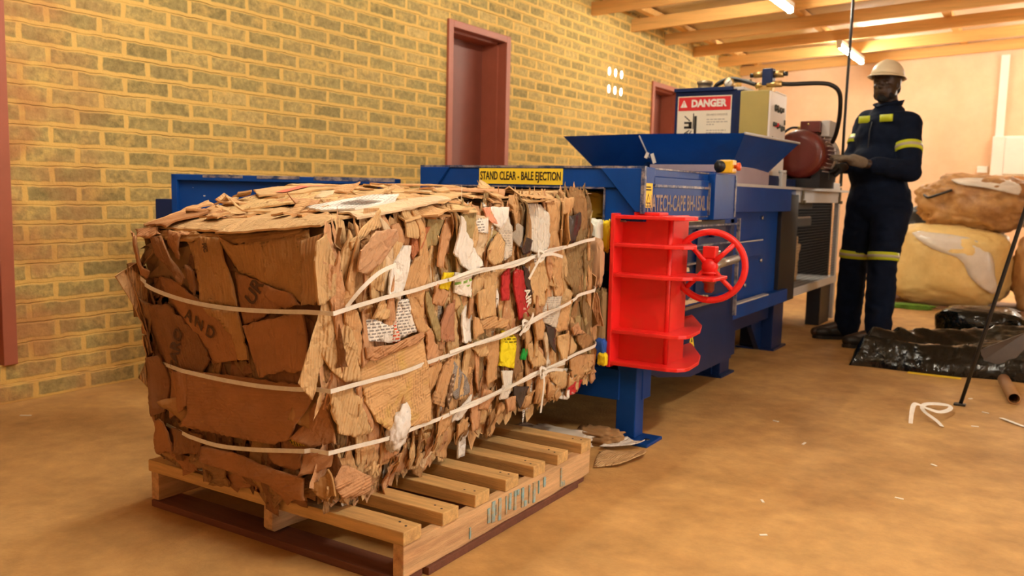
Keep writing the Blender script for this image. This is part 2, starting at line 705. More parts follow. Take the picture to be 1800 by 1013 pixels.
wall_left()
mb = MB()
mb.box((WX, FY, 0), (WX + .028, .80, .079), .004)
mb.box((WX, .80, 0), (WX + .028, 4.98, .079), .004)
mb.box((WX, 5.85, 0), (WX + .028, 8.6, .079), .004)
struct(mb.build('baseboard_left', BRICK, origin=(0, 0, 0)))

mb = MB()
mb.box((-4.6, FY - .2, -.12), (RX + 2, BY + .2, 0))
struct(mb.build('floor', FLOOR, origin=(0, 0, 0)))

mb = MB()
mb.box((WX, BY, 0), (.25, BY + .2, 3.2))
mb.box((.25, BY, 2.15), (1.12, BY + .2, 3.2))
mb.box((1.12, BY, 0), (RX, BY + .2, 3.2))
struct(mb.build('wall_back', PLASTER, origin=(0, 0, 0)))
mb = MB()
mb.box((WX - .24, FY - .2, 0), (RX, FY, 3.2))
struct(mb.build('wall_front', PLASTER, origin=(0, 0, 0)))

mb = MB()
mb.box((RX, FY - .2, 0), (RX + .24, 1.7, 3.2))
mb.box((RX, 1.7, 2.3), (RX + .24, 3.5, 3.2))
mb.box((RX, 3.5, 0), (RX + .24, BY + .2, 3.2))
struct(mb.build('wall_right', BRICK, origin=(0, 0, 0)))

SL = .045      # roof rises to the right


def roof_z(x):
    return 2.645 + SL * (x - WX)


# corrugated roof sheets resting on battens over the rafters
mb = MB()
ny = 2
prev = None
step = .019
K = int((BY + .2 - FY) / step)
for i in range(K + 1):
    y = FY + i * step
    dz = .016 * math.sin(i * 2 * math.pi * step / .076)
    a = mb.bm.verts.new((WX - .24, y, roof_z(WX - .24) + .075 + dz))
    c = mb.bm.verts.new((RX, y, roof_z(RX) + .075 + dz))
    if prev:
        f = mb.bm.faces.new((prev[0], a, c, prev[1]))
        f.smooth = True
    prev = (a, c)
o = mb.build('ceiling', SHEET, origin=(0, 0, 0))
sm = o.modifiers.new('thick', 'SOLIDIFY')
sm.thickness = .002
sm.offset = 1
struct(o)

ti = 0
for k in range(-7, 6):
    y = 7.185 + k * .868
    ti += 1
    mb = MB()
    z0a, z0b = 2.53, 2.53 + SL * (RX - WX)
    mb.hexa([(WX - .1, y, z0a - SL * .1), (RX, y, z0b), (RX, y + .045, z0b), (WX - .1, y + .045, z0a - SL * .1)],
            [(WX - .1, y, z0a + .115 - SL * .1), (RX, y, z0b + .115), (RX, y + .045, z0b + .115), (WX - .1, y + .045, z0a + .115 - SL * .1)])
    struct(mb.build('trim_%d' % ti, BEAM))
for x in (-3.5, -2.3, -1.1, .1, 1.3, 2.5):
    ti += 1
    z = roof_z(x)
    mb = MB()
    mb.box((x, FY, z), (x + .07, BY, z + .055))
    struct(mb.build('trim_%d' % ti, BEAM))
# white bead where the plaster meets the roof timbers
ti += 1
mb = MB()
mb.hexa([(WX, BY - .02, 2.53), (RX, BY - .02, 2.53 + SL * 7.5), (RX, BY, 2.53 + SL * 7.5), (WX, BY, 2.53)],
        [(WX, BY - .02, 2.56), (RX, BY - .02, 2.56 + SL * 7.5), (RX, BY, 2.56 + SL * 7.5), (WX, BY, 2.56)])
struct(mb.build('trim_%d' % ti, M('cream_trim', (.82, .66, .48), rough=.7)))


def door(n, y0, y1, top, bot, leaf):
    root = bpy.data.objects.new('door_%d' % n, None)
    link(root)
    root.location = (WX, (y0 + y1) / 2, bot)
    WT[root.name] = Vector(root.location)
    root['kind'] = 'structure'
    f = .05
    mb = MB()
    mb.box((WX - .24, y0 - .02, bot), (WX + .018, y0 + f - .012, top + .02), .004)
    mb.box((WX - .24, y1 - f + .012, bot), (WX + .018, y1 + .02, top + .02), .004)
    mb.box((WX - .24, y0 + f - .012, top - f + .02), (WX + .018, y1 - f + .012, top + .02), .004)
    # rebate the door closes against
    mb.box((WX - .20, y0 + .038, bot), (WX - .06, y0 + .052, top - .03))
    mb.box((WX - .20, y1 - .052, bot), (WX - .06, y1 - .038, top - .03))
    mb.box((WX - .20, y0 + .038, top - .045), (WX - .06, y1 - .038, top - .03))
    mb.build('door_frame', FRAME_RED, root)
    mb = MB()
    if leaf:
        mb.box((WX - .235, y0 + .04, bot + .01), (WX - .20, y1 - .04, top - .035))
        mb.build('door_leaf', LEAF_RED, root)
        mb = MB()
        mb.cyl((WX - .2, y1 - .11, 1.02), (WX - .15, y1 - .11, 1.02), .011)
        mb.cyl((WX - .155, y1 - .11, 1.02), (WX - .155, y1 - .20, 1.02), .009)
        mb.build('door_handle', STEEL, root)
    for z in (bot + .25, bot + .9, top - .34):
        mb = MB()
        mb.cyl((WX - .035, y0 + .042, z), (WX - .035, y0 + .042, z + .09), .009)
        mb.build('hinge', BLACK_M, root)
    return root


door(1, 5.03, 5.80, 2.10, 0, True)
door(2, 8.64, 9.42, 2.10, 0, True)
door(3, .95, 1.955, 2.35, .16, True)

# air vent: two rows of three slots open to the daylight
GLOW = M('daylight_behind_slots', (.9, .9, .9), emit=(1, .93, .80), estr=7)
v = thing('wall_vent', 'air vent of six small bright slots in the brick wall between the doors', 'vent', (WX, 7.73, 1.9))
for zc in (1.925, 2.09):
    for yc in (7.60, 7.735, 7.87):
        mb = MB()
        mb.prism([(yc + .022 * math.cos(t) , zc + .036 * math.sin(t)) for t in [k * math.pi / 8 for k in range(16)]], 0, WX - .002, WX + .002)
        mb.build('slot', GLOW, v)

# ceiling lights
FIT = M('white_light_fitting', (.85, .82, .76), rough=.4)
lab = ['fluorescent ceiling light over the bale, nearest the front of the shed on the wall side',
       'fluorescent ceiling light straight above the baler hopper',
       'bright fluorescent light cut by the top edge of the photo',
       'lit fluorescent batten light under the rafters beside the hanging cable',
       'fluorescent light away from the brick wall, above the floor right of the pallet',
       'fluorescent light away from the brick wall, next to the peach wall']
for i, (x, y, k_) in enumerate(TUBES):
    zc = 2.53 + SL * (x - WX) - .005
    h = .62
    r = thing('fluorescent_light', lab[i], 'ceiling light', (x, y, zc - .09), 'fluorescent lights under the rafters')
    mb = MB()
    mb.box((x - .03, y - h, zc - .045), (x + .03, y + h, zc), .006)
    for s in (-1, 1):
        mb.box((x - .026, y + s * (h - .012) - .012, zc - .085), (x + .026, y + s * (h - .012) + .012, zc - .045), .004)
    mb.build('fitting', FIT, r)
    mb = MB()
    mb.cyl((x, y - h + .025, zc - .068), (x, y + h - .025, zc - .068), .019, n=14)
    mb.build('tube', M('fluorescent_tube', (1, 1, 1), emit=TUBE_COL, estr=TUBE_STRENGTH * k_), r)

# electrical box and conduit on the back wall
r = thing('distribution_box', 'white electrical box with vertical conduit on the peach back wall', 'electrical box', (-.45, BY, 1.24))
WHITE_P = M('white_plastic', (.86, .83, .78), rough=.4, var=.04)
mb = MB()
mb.box((-.69, BY - .10, 1.245), (-.12, BY - .002, 1.70), .01)
mb.build('box_body', WHITE_P, r)
mb = MB()
mb.box((-.56, BY - .115, 1.265), (-.14, BY - .098, 1.68), .005)
mb.build('box_door', WHITE_P, r)
mb = MB()
mb.box((-.672, BY - .045, 1.70), (-.585, BY - .002, 2.62), .004)
mb.build('conduit', WHITE_P, r)
mb = MB()
mb.box((-.83, BY - .03, 1.28), (-.72, BY - .001, 1.36), .005)
tag(mb.build('wall_socket', WHITE_P), 'small white socket plate on the wall left of the electrical box', 'socket')

# added glowing panes in two made-up openings, behind the fill lamps' plane
PANE = M('added_glow_pane', (.9, .9, .9), emit=(1, .93, .82), estr=1.6)
for n, a_, b_ in ((1, (.25, BY + .10, 0), (1.12, BY + .12, 2.15)), (2, (RX + .10, 1.7, 0), (RX + .12, 3.5, 2.3))):
    mb = MB()
    mb.box(a_, b_)
    struct(mb.build('added_window_%d' % n, PANE))

# hanging cable
mb = MB()
mb.tube([(-1.40, 6.93, 1.03), (-1.40, 6.93, 1.7), (-1.395, 6.93, 2.3), (-1.395, 6.93, 2.81)], .011)
tag(mb.build('power_cable', RUBBER), 'thin black cable hanging from the rafters to the rear of the baler', 'cable')
# ================================================================== baler
B = thing('baler', 'blue horizontal baling machine with hopper, red handwheel and danger sign', 'baler', (-1.8, 4.0, 0))
XL, XRt, YF = -2.322, -1.289, 2.98


def part(name, mb, mat, parent=B, **k):
    return mb.build(name, mat, parent, **k)


# --- front frame
mb = MB()
mb.box((XL, YF, .955), (XRt, YF + .10, 1.034), .004)                # head beam
mb.box((XL, YF, .15), (-2.185, YF + .10, .956), .004)                # left column
mb.box((-1.452, YF + .008, .832), (XRt, YF + .10, .956), .003)       # right column, upper box
mb.box((-1.40, YF + .06, .15), (XRt, YF + .14, .835), .003)          # right column, set back
mb.box((-2.19, YF, .15), (-1.36, YF + .09, .268), .004)              # sill beam
ff = part('front_frame', mb, BLUE)
mb = MB()
mb.prism([(-1.464, 1.028), (XRt - .004, 1.028), (XRt - .004, .868), (-1.318, .868)], 1, YF - .010, YF, .002)
part('corner_gusset', mb, BLUE, ff)
mb = MB()
mb.prism([(XL + .004, 1.028), (-2.168, 1.028), (-2.268, .905), (XL + .004, .905)], 1, YF - .010, YF, .002)
part('corner_gusset', mb, BLUE, ff)
mb = MB()
mb.box((XL, YF - .004, 1.028), (-1.289, YF + .004, 1.0365))          # worn arris of the head beam
mb.box((-1.297, YF - .013, .862), (-1.283, YF + .004, 1.0365))
mb.box((-2.185, YF - .003, .950), (-1.452, YF + .004, .957))
mb.box((-1.456, YF + .004, .832), (-1.449, YF + .012, .952))
mb.box((-1.456, YF + .004, .829), (-1.36, YF + .012, .835))
part('worn_edge', mb, EDGE, ff)
for x0, x1 in ((-1.372, -1.292), (-2.31, -2.23)):
    mb = MB()
    mb.box((x0, YF + .005, .012), (x1, YF + .085, .30), .004)
    mb.box((x0 - .03, YF - .05, 0), (x1 + .075, YF + .10, .012), .003)
    mb.cyl((x1 + .045, YF + .02, .011), (x1 + .045, YF + .02, .0135), .012, n=12, mi=1)
    part('post', mb, [BLUE, BLACK_M])
mb = MB()
mb.box((-1.445, YF + .01, .64), (-1.385, YF + .09, .785), .004)
mb.box((-1.44, YF + .02, .30), (-1.385, YF + .09, .56), .004)
part('lock_block', mb, BLACK_M, ff)

# --- yellow sign on the head beam
mb = MB()
mb.box((-2.019, YF - .0025, .9625), (-1.630, YF, 1.0255))
sg = part('ejection_sign', mb, YELLOW)
me = text_mesh('STAND CLEAR - BALE EJECTION', .047, (-1.8245, YF - .0035, .994), (1, 0, 0), (0, 0, 1), bold=.0006, width=.375)
mesh_obj('lettering', me, BLACK_INK, sg)
# small warning sticker on the corner
mb = MB()
mb.box((XRt, YF + .002, .885), (XRt + .0015, YF + .075, .975))
st = part('corner_sticker', mb, YELLOW)
mb = MB()
y0 = YF + .038
xs = XRt + .0015
mb.prism([(y0 - .020, .900), (y0 + .020, .900), (y0, .938)], 0, xs, xs + .0006)
mb.box((xs, YF + .010, .889), (xs + .0006, YF + .067, .892))
mb.box((xs, YF + .012, .948), (xs + .0006, YF + .062, .953))
mb.box((xs, YF + .012, .958), (xs + .0006, YF + .058, .963))
part('warning_triangle', mb, BLACK_INK, st)
mb = MB()
mb.prism([(y0 - .014, .9035), (y0 + .014, .9035), (y0, .931)], 0, xs + .0005, xs + .0010)
part('triangle_field', mb, YELLOW, st)

# --- chamber front section
mb = MB()
mb.box((-2.26, YF + .10, .255), (-2.225, 4.2, .83))
mb.box((-1.36, YF + .10, .255), (-1.335, 4.2, .83))
mb.box((-2.26, YF + .10, .23), (-1.335, 4.2, .262))
mb.box((-2.26, 4.15, .23), (-1.335, 4.2, .83))
mb.box((-2.29, YF + .09, .955), (XRt - .02, 3.70, .9995))
mb.box((-1.335, YF + .09, .83), (XRt, 3.70, 1.0), .003)
mb.box((-2.29, YF + .09, .83), (-2.225, 3.70, 1.0), .003)
mb.box((-2.25, 3.7, .83), (-1.335, 4.2, 1.0), .003)
mb.box((-2.29, YF + .09, 1.0), (XRt - .006, 3.72, 1.030), .003)
mb.box((-2.27, 3.68, .83), (-1.262, 3.97, 1.032), .004)
mb.box((-1.33, YF + .12, .46), (-1.30, 3.95, .475))
cb = part('chamber_body', mb, BLUE)
mb = MB()
mb.box((-1.31, YF + .09, 1.0275), (XRt - .003, 3.70, 1.0335))
mb.box((XRt - .001, YF + .09, .962), (XRt + .006, 3.69, .972))
mb.box((XRt, 3.672, .85), (XRt + .009, 3.688, .99))
mb.box((-1.263, 3.955, .84), (-1.2585, 3.972, 1.03))
mb.box((-1.31, YF + .1, .842), (XRt + .002, 3.95, .847))
for z in (.80, .715, .64):
    mb.box((-1.317, 3.15, z), (-1.296, 4.16, z + .008))
mb.box((-1.30, 4.13, .36), (-1.285, 4.145, .83))
part('worn_weld', mb, EDGE, cb)
me = text_mesh('NATECH-CAPE BH-15XL D', .088, (XRt + .001, 3.355, .898), (0, 1, 0), (0, 0, 1), bold=.0012, width=.69)
mesh_obj('lettering', me, M('tan_stencil', (.33, .25, .20), rough=.6, var=.2), cb)
# door side with rails below the name
mb = MB()
mb.box((-1.335, YF + .14, .48), (-1.318, 4.15, .80))
mb.box((-1.318, 3.62, .49), (-1.307, 3.66, .79))
for z in (.52, .66, .76):
    mb.cyl((-1.318, 3.80, z), (-1.296, 3.80, z), .012, n=10)
part('side_door', mb, BLUE_D, cb)
mb = MB()
mb.box((-1.318, YF + .14, .80), (-1.30, 3.95, .835))
part('black_strip', mb, RUBBER, cb)  # black strip along the gap below the name panel
mb = MB()
mb.box((-1.335, YF + .1, .452), (-1.285, 4.0, .466), .003)
part('dusty_ledge', mb, M('dusty_steel', (.20, .13, .09), rough=.8, var=.3, scale=14), cb)

# --- lower body
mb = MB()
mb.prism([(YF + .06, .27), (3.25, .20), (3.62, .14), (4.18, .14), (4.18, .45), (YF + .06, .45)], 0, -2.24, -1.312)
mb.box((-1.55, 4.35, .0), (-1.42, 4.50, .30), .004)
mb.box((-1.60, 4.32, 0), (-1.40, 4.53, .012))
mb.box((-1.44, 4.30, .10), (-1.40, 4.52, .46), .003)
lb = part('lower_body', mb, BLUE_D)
mb = MB()
mb.prism([(3.575, .272), (3.645, .272), (3.61, .345)], 0, -1.3118, -1.3100)
w = part('warning_sticker', mb, YELLOW)
mb = MB()
mb.box((-1.3101, 3.595, .280), (-1.3092, 3.625, .284))
mb.prism([(3.600, .296), (3.620, .296), (3.61, .322)], 0, -1.3101, -1.3092)
part('warning_mark', mb, BLACK_INK, w)

# --- middle body
mb = MB()
mb.box((-2.26, 4.18, .33), (-1.40, 5.62, .985))
mb.box((-1.42, 4.02, .855), (-1.345, 5.30, .987), .005)
mb.box((-1.42, 4.14, .31), (-1.350, 5.35, .385), .004)
mb.box((-1.42, 4.12, .38), (-1.36, 4.17, .86))
mb.box((-1.41, 4.25, .615), (-1.375, 4.85, .70), .003)
mid = part('ram_housing', mb, BLUE)
mb = MB()
mb.box((-1.375, 4.18, .385), (-1.345, 4.92, .392))
mb.box((-1.375, 4.26, .697), (-1.37, 4.84, .703))
part('ledge_glint', mb, GREYP, mid)  # pale strips paint the bright reflection along the ledges
mb = MB()
mb.box((-1.46, 5.22, .30), (-1.375, 5.60, .955), .003)
part('black_guard', mb, BLACK_M, mid)
for y in (4.98, 5.30):
    pass
mb = MB()
mb.prism([(5.02, .34), (5.55, .34), (5.55, .0), (5.30, .0), (5.12, .16)], 0, -1.52, -1.49)
mb.box((-1.62, 5.32, 0), (-1.42, 5.55, .30), .004)
mb.box((-1.64, 5.30, 0), (-1.40, 5.58, .012))
mb.box((-1.50, 4.60, .20), (-1.45, 5.5, .33))
part('foot', mb, BLUE_D)
mb = MB()
mb.box((-1.62, 4.33, 0), (-1.46, 4.5, .2))
mb.box((-2.28, 4.35, 0), (-2.12, 4.50, .34), .004)
mb.box((-2.28, 5.35, 0), (-2.12, 5.55, .34), .004)
part('foot', mb, BLUE_D)
BOLT = STEEL
mb = MB()
for y, z in ((4.3, .44), (4.62, .46), (4.9, .58), (4.88, .82), (4.3, .81), (4.03, .86)):
    mb.cyl((-1.40, y, z), (-1.388, y, z), .011, n=6)
mb.cyl((-1.36, 4.06, .845), (-1.33, 4.06, .845), .012, n=8)
part('bolt', mb, BOLT, mid)

# --- rear cage
mb = MB()
XC = -1.41
mb.box((XC - .05, 4.25, .985), (XC + .065, 6.98, 1.0))                # bright angle along the top
mb.box((XC - .03, 5.64, .905), (XC + .004, 6.99, .985), .003)
mb.box((XC - .03, 5.66, .298), (XC + .004, 7.02, .352), .003)
mb.box((XC - .03, 5.64, .30), (XC + .002, 5.67, .93), .003)
mb.box((XC - .03, 6.95, .02), (XC + .002, 7.0, .99), .003)
mb.box((XC - .9, 6.95, .02), (XC - .87, 7.0, .99), .003)
mb.box((XC - .9, 6.96, .93), (XC, 6.99, .985), .003)
mb.box((XC - .9, 6.96, .30), (XC, 6.99, .35), .003)
mb.box((XC - .35, 5.62, .34), (XC - .03, 6.9, .352))
cg = part('cage_frame', mb, GREYP)
mb = MB()
mb.box((XC - .12, 6.62, 0), (XC - .02, 6.94, .32), .003)
part('cage_leg', mb, BLACK_M, cg)
mb = MB()
mb.box((XC - .92, 6.7, 0), (XC - .80, 6.94, .32), .003)
part('cage_leg', mb, BLACK_M, cg)
mb = MB()
for i in range(32):
    y = 5.69 + i * .040
    mb.box((XC - .006, y, .35), (XC - .0045, y + .0016, .906))
for i in range(28):
    z = .358 + i * .0195
    mb.box((XC - .0045, 5.67, z), (XC - .003, 6.95, z + .0016))
part('wire_mesh', mb, M('dark_wire', (.03, .028, .02), rough=.6), cg)
mb = MB()
mb.box((XC - .80, 5.62, .30), (XC - .75, 6.9, .98))
mb.box((XC - .80, 5.6, .30), (XC - .05, 5.63, .98))
mb.box((XC - .45, 5.63, .74), (XC - .10, 6.55, .80))
mb.box((XC - .45, 5.63, .86), (XC - .10, 6.55, .985))
mb.box((XC - .48, 6.20, .36), (XC - .44, 6.9, .985))
mb.box((XC - .80, 5.62, .30), (XC - .06, 6.9, .335))
mb.box((XC - .88, 6.90, .352), (XC - .04, 6.93, .98))  # added black end panel, makes the cage interior dark
part('ram_box', mb, BLACK_M, cg)
mb = MB()
mb.box((XC - .11, 5.64, .795), (XC - .095, 6.5, .806))
mb.box((XC - .2, 5.7, .353), (XC - .18, 6.4, .362))
mb.box((XC - .3, 5.7, .353), (XC - .28, 6.5, .362))
part('bright_rail', mb, STEEL, cg)
mb = MB()
mb.box((XC - .12, 5.70, 1.0), (XC + .02, 6.86, 1.052), .004)
mb.box((XC - .02, 5.64, .985), (XC + .012, 6.95, 1.022), .003)
part('valve_cover', mb, GREYP, cg)
for y in (5.80, 6.93):
    mb = MB()
    mb.box((XC - .01, y - .02, .90), (XC + .016, y + .02, .955), .004)
    mb.cyl((XC + .012, y, .93), (XC + .012, y, 1.02), .008, n=8)
    mb.cyl((XC + .008, y, .91), (XC + .03, y, .91), .012, n=8)
    part('toggle_clamp', mb, M('zinc_clamp', (.25, .22, .15), rough=.4, metal=.6), cg)
mb = MB()
for y in (5.45, 5.6, 6.05, 6.15, 6.5, 6.6, 6.8):
    mb.box((XC + .012, y, .988), (XC + .0135, y + .012, 1.018))
part('slot_marks', mb, BLACK_M, cg)

# --- neck behind the stop button
LIL = M('lilac_reflection_grey', (.36, .30, .36), rough=.45, var=.1)  # lilac tint puts reflected light into the neck plate's colour
mb = MB()
mb.box((-1.75, 4.10, .985), (-1.362, 4.86, 1.085), .004)
nk = part('neck_panel', mb, LIL)
mb = MB()
mb.box((-1.46, 4.72, 1.0), (-1.366, 5.08, 1.058), .006)
mb.box((-1.46, 5.22, 1.0), (-1.366, 5.46, 1.046), .006)
part('hydraulic_block', mb, BLUE_D, nk)
mb = MB()
mb.box((-1.372, 5.10, .99), (-1.352, 5.19, 1.075), .004)
mb.cyl((-1.362, 5.13, 1.075), (-1.362, 5.13, 1.092), .022, n=12)
part('clip_bar', mb, GREYP, nk)

# --- hopper
mb = MB()
T = [(-2.28, 4.16, 1.235), (-1.285, 4.14, 1.235), (-1.235, 4.965, 1.235), (-2.28, 4.98, 1.235)]
Bt = [(-2.10, 4.30, 1.02), (-1.42, 4.30, 1.02), (-1.40, 4.80, 1.02), (-2.10, 4.80, 1.02)]
t = .006


def inset(p, d):
    c = Vector((-1.76, 4.56, p[2]))
    v = Vector(p) - c
    return tuple(c + v * (1 - d))


To = [mb.bm.verts.new(p) for p in T]
Bo = [mb.bm.verts.new(p) for p in Bt]
Ti = [mb.bm.verts.new(inset(p, .018)) for p in T]
Bi = [mb.bm.verts.new(inset(p, .03)) for p in Bt]
# front face with a shallow fold down its middle
fm = mb.bm.verts.new((-1.80, 4.075, 1.235))
fmb = mb.bm.verts.new((-1.76, 4.22, 1.02))
for q in ((Bo[0], To[0], fm, fmb), (fmb, fm, To[1], Bo[1]), (Bo[1], To[1], To[2], Bo[2]), (Bo[2], To[2], To[3], Bo[3]), (Bo[3], To[3], To[0], Bo[0])):
    mb.bm.faces.new(q)
fi = mb.bm.verts.new((-1.80, 4.085, 1.235))
fbi = mb.bm.verts.new((-1.76, 4.23, 1.02))
for q in ((Bi[0], fbi, fi, Ti[0]), (fbi, Bi[1], Ti[1], fi), (Bi[1], Bi[2], Ti[2], Ti[1]), (Bi[2], Bi[3], Ti[3], Ti[2]), (Bi[3], Bi[0], Ti[0], Ti[3])):
    mb.bm.faces.new(q)
for q in ((To[0], Ti[0], fi, fm), (fm, fi, Ti[1], To[1]), (To[1], Ti[1], Ti[2], To[2]), (To[2], Ti[2], Ti[3], To[3]), (To[3], Ti[3], Ti[0], To[0])):
    mb.bm.faces.new(q)
hp = part('hopper', mb, BLUE)
mb = MB()
mb.tube([T[1], T[2]], .007, n=6)
part('bright_rim', mb, GREYP, hp)
mb = MB()
mb.tube([(-1.80, 4.073, 1.225), (-1.775, 4.15, 1.12)], .004, n=6)
part('weld_seam', mb, GREYP, hp)
mb = MB()
mb.prism([(4.02, 1.033), (4.16, 1.10), (4.22, 1.033)], 0, -1.79, -1.775)
part('hopper_strut', mb, BLUE_D, hp)
mb = MB()
mb.box((-1.776, 4.10, 1.115), (-1.760, 4.104, 1.145), rot=Matrix.Rotation(.4, 3, 'Y'))
mb.box((-1.745, 4.11, 1.09), (-1.728, 4.114, 1.14), rot=Matrix.Rotation(-.35, 3, 'Y'))
part('torn_tape', mb, WHITE_INK, hp)
mb = MB()
mb.box((-2.1, 4.05, 1.03), (-1.40, 4.82, 1.05))
mb.box((-1.95, 3.72, 1.0), (-1.34, 4.2, 1.034), .003)
part('hopper_seat', mb, BLUE, hp)

# --- emergency stop
mb = MB()
mb.box((-1.268, 3.73, 1.034), (-1.208, 3.80, 1.092), .008)
es = part('stop_button_box', mb, M('yellow_plastic', (.85, .50, .02), rough=.4, var=.04))
mb = MB()
mb.box((-1.282, 3.735, 1.036), (-1.262, 3.795, 1.09), .004)
mb.cyl((-1.262, 3.7295, 1.063), (-1.262, 3.727, 1.063), .026, n=20)
part('cable_gland', mb, RUBBER, es)
mb = MB()
mb.lathe((-1.21, 3.765, 1.063), (-1.180, 3.765, 1.063), [(0, .008), (.45, .008), (.5, .018), (.85, .018), (1, .010)], n=16)
part('stop_button', mb, M('orange_red_plastic', (.75, .09, .02), rough=.35), es)

# --- oil tank with danger sign
mb = MB()
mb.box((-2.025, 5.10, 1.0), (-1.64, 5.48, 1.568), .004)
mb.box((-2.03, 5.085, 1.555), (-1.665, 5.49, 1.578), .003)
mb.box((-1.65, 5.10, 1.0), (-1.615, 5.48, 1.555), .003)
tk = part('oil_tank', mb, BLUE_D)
sy = 5.0985
sx0, sx1, sz0, sz1 = -2.006, -1.672, 1.235, 1.530
ds = []
mb = MB()
mb.box((sx0, sy - .001, sz0), (sx1, 5.1, sz1), .0)
ds = part('danger_sign', mb, M('sign_white', (.80, .74, .58), rough=.5, var=.03))
mb = MB()
mb.box((sx0 + .006, sy - .0022, 1.444), (sx1 - .006, sy - .001, sz1 - .006))
part('red_header', mb, RED_INK, ds)
me = text_mesh('DANGER', .058, (-1.812, sy - .003, 1.484), (1, 0, 0), (0, 0, 1), bold=.0028, width=.218)
mesh_obj('danger_word', me, WHITE_INK, ds)
mb = MB()
mb.prism([(-1.988, 1.464), (-1.944, 1.464), (-1.966, 1.508)], 1, sy - .0034, sy - .0022)
part('warning_triangle', mb, WHITE_INK, ds)
mb = MB()
mb.prism([(-1.9675, 1.478), (-1.9645, 1.478), (-1.9635, 1.496), (-1.9685, 1.496)], 1, sy - .0042, sy - .0034)
mb.box((-1.9675, sy - .0042, 1.470), (-1.9645, sy - .0034, 1.474))
part('exclamation_mark', mb, RED_INK, ds)
# pictogram: hand caught against a plate
mb = MB()
mb.box((-1.898, sy - .002, 1.300), (-1.882, sy - .001, 1.412))
mb.box((-1.906, sy - .002, 1.335), (-1.900, sy - .001, 1.428))
mb.box((-1.960, sy - .002, 1.338), (-1.916, sy - .001, 1.352))
mb.box((-1.960, sy - .002, 1.366), (-1.916, sy - .001, 1.378))
mb.box((-1.932, sy - .002, 1.338), (-1.912, sy - .001, 1.378))
for (xa, za), ang in (((-1.942, 1.398), -.7), ((-1.945, 1.316), .55), ((-1.925, 1.306), 1.0), ((-1.955, 1.302), .45)):
    mb.box((xa - .022, sy - .002, za - .003), (xa + .022, sy - .001, za + .003), rot=Matrix.Rotation(-ang, 3, 'Y'))
part('pictogram', mb, BLACK_INK, ds)
GREY_INK = M('grey_ink', (.42, .38, .30), rough=.6)
me = text_mesh('DO NOT OPERATE', .017, (-1.758, sy - .002, 1.418), (1, 0, 0), (0, 0, 1), width=.128)
mesh_obj('small_print', me, GREY_INK, ds)
mb = MB()
rnd = random.Random(5)
for z, L in ((1.390, .11), (1.375, .13), (1.360, .05), (1.325, .12), (1.311, .10), (1.297, .12), (1.283, .06)):
    x = -1.820
    while x < -1.820 + L:
        wd = rnd.uniform(.008, .022)
        mb.box((x, sy - .0018, z - .003), (min(x + wd, -1.82 + L), sy - .001, z + .003))
        x += wd + .005
part('fine_print', mb, GREY_INK, ds)

mb = MB()
mb.lathe((-1.895, 5.25, 1.575), (-1.895, 5.25, 1.632), [(0, .052), (.12, .052), (.14, .045), (.7, .045), (.72, .050), (1, .050)], n=24)
mb.cyl((-1.895, 5.25, 1.63), (-1.895, 5.25, 1.638), .03)
part('filler_cap', mb, M('cap_steel', (.32, .27, .18), rough=.4, metal=.6), tk)
mb = MB()
mb.lathe((-1.705, 5.12, 1.603), (-1.705, 5.155, 1.603), [(0, .026), (.1, .030), (1, .030)], n=24)
mb.cyl((-1.705, 5.14, 1.56), (-1.705, 5.14, 1.58), .009)
ga = part('pressure_gauge', mb, BRASS, tk)
mb = MB()
mb.cyl((-1.705, 5.1195, 1.603), (-1.705, 5.121, 1.603), .023, n=24)
part('dial', mb, WHITE_INK, ga)
mb = MB()
mb.box((-1.707, 5.118, 1.598), (-1.703, 5.1195, 1.622), rot=Matrix.Rotation(.7, 3, 'Y'), piv=(-1.705, 5.119, 1.603))
part('needle', mb, BLACK_INK, ga)
mb = MB()
mb.box((-1.70, 5.1, 1.556), (-1.60, 5.3, 1.575), .003)
part('tank_lid_plate', mb, GREYP, tk)

# --- control box
mb = MB()
mb.box((-1.618, 5.085, 1.03), (-1.452, 5.44, 1.548), .005)
cx = part('control_box', mb, OLIVE)
mb = MB()
mb.box((-1.454, 5.09, 1.035), (-1.440, 5.435, 1.545), .006)
dr = part('box_door', mb, WHITE_P, cx)
mb = MB()
for y, z, r in ((5.19, 1.455, .020), (5.25, 1.45, .018), (5.31, 1.45, .018), (5.17, 1.36, .014), (5.25, 1.352, .014), (5.34, 1.345, .018), (5.28, 1.26, .022), (5.34, 1.258, .018)):
    mb.lathe((-1.441, y, z), (-1.420, y, z), [(0, r), (.4, r), (.42, r * .75), (1, r * .7)], n=14)
mb.box((-1.4405, 5.15, 1.225), (-1.438, 5.165, 1.29))
mb.box((-1.4405, 5.39, 1.37), (-1.432, 5.40, 1.40))
part('push_button', mb, M('button_dark', (.05, .06, .05), rough=.3, var=.5, scale=30), dr)
mb = MB()
mb.lathe((-1.441, 5.21, 1.358), (-1.419, 5.21, 1.358), [(0, .014), (1, .010)], n=14)
part('red_push_button', mb, RED_INK, dr)
mb = MB()
mb.box((-1.450, 5.20, 1.548), (-1.443, 5.43, 1.553))
part('top_edge', mb, WHITE_P, dr)

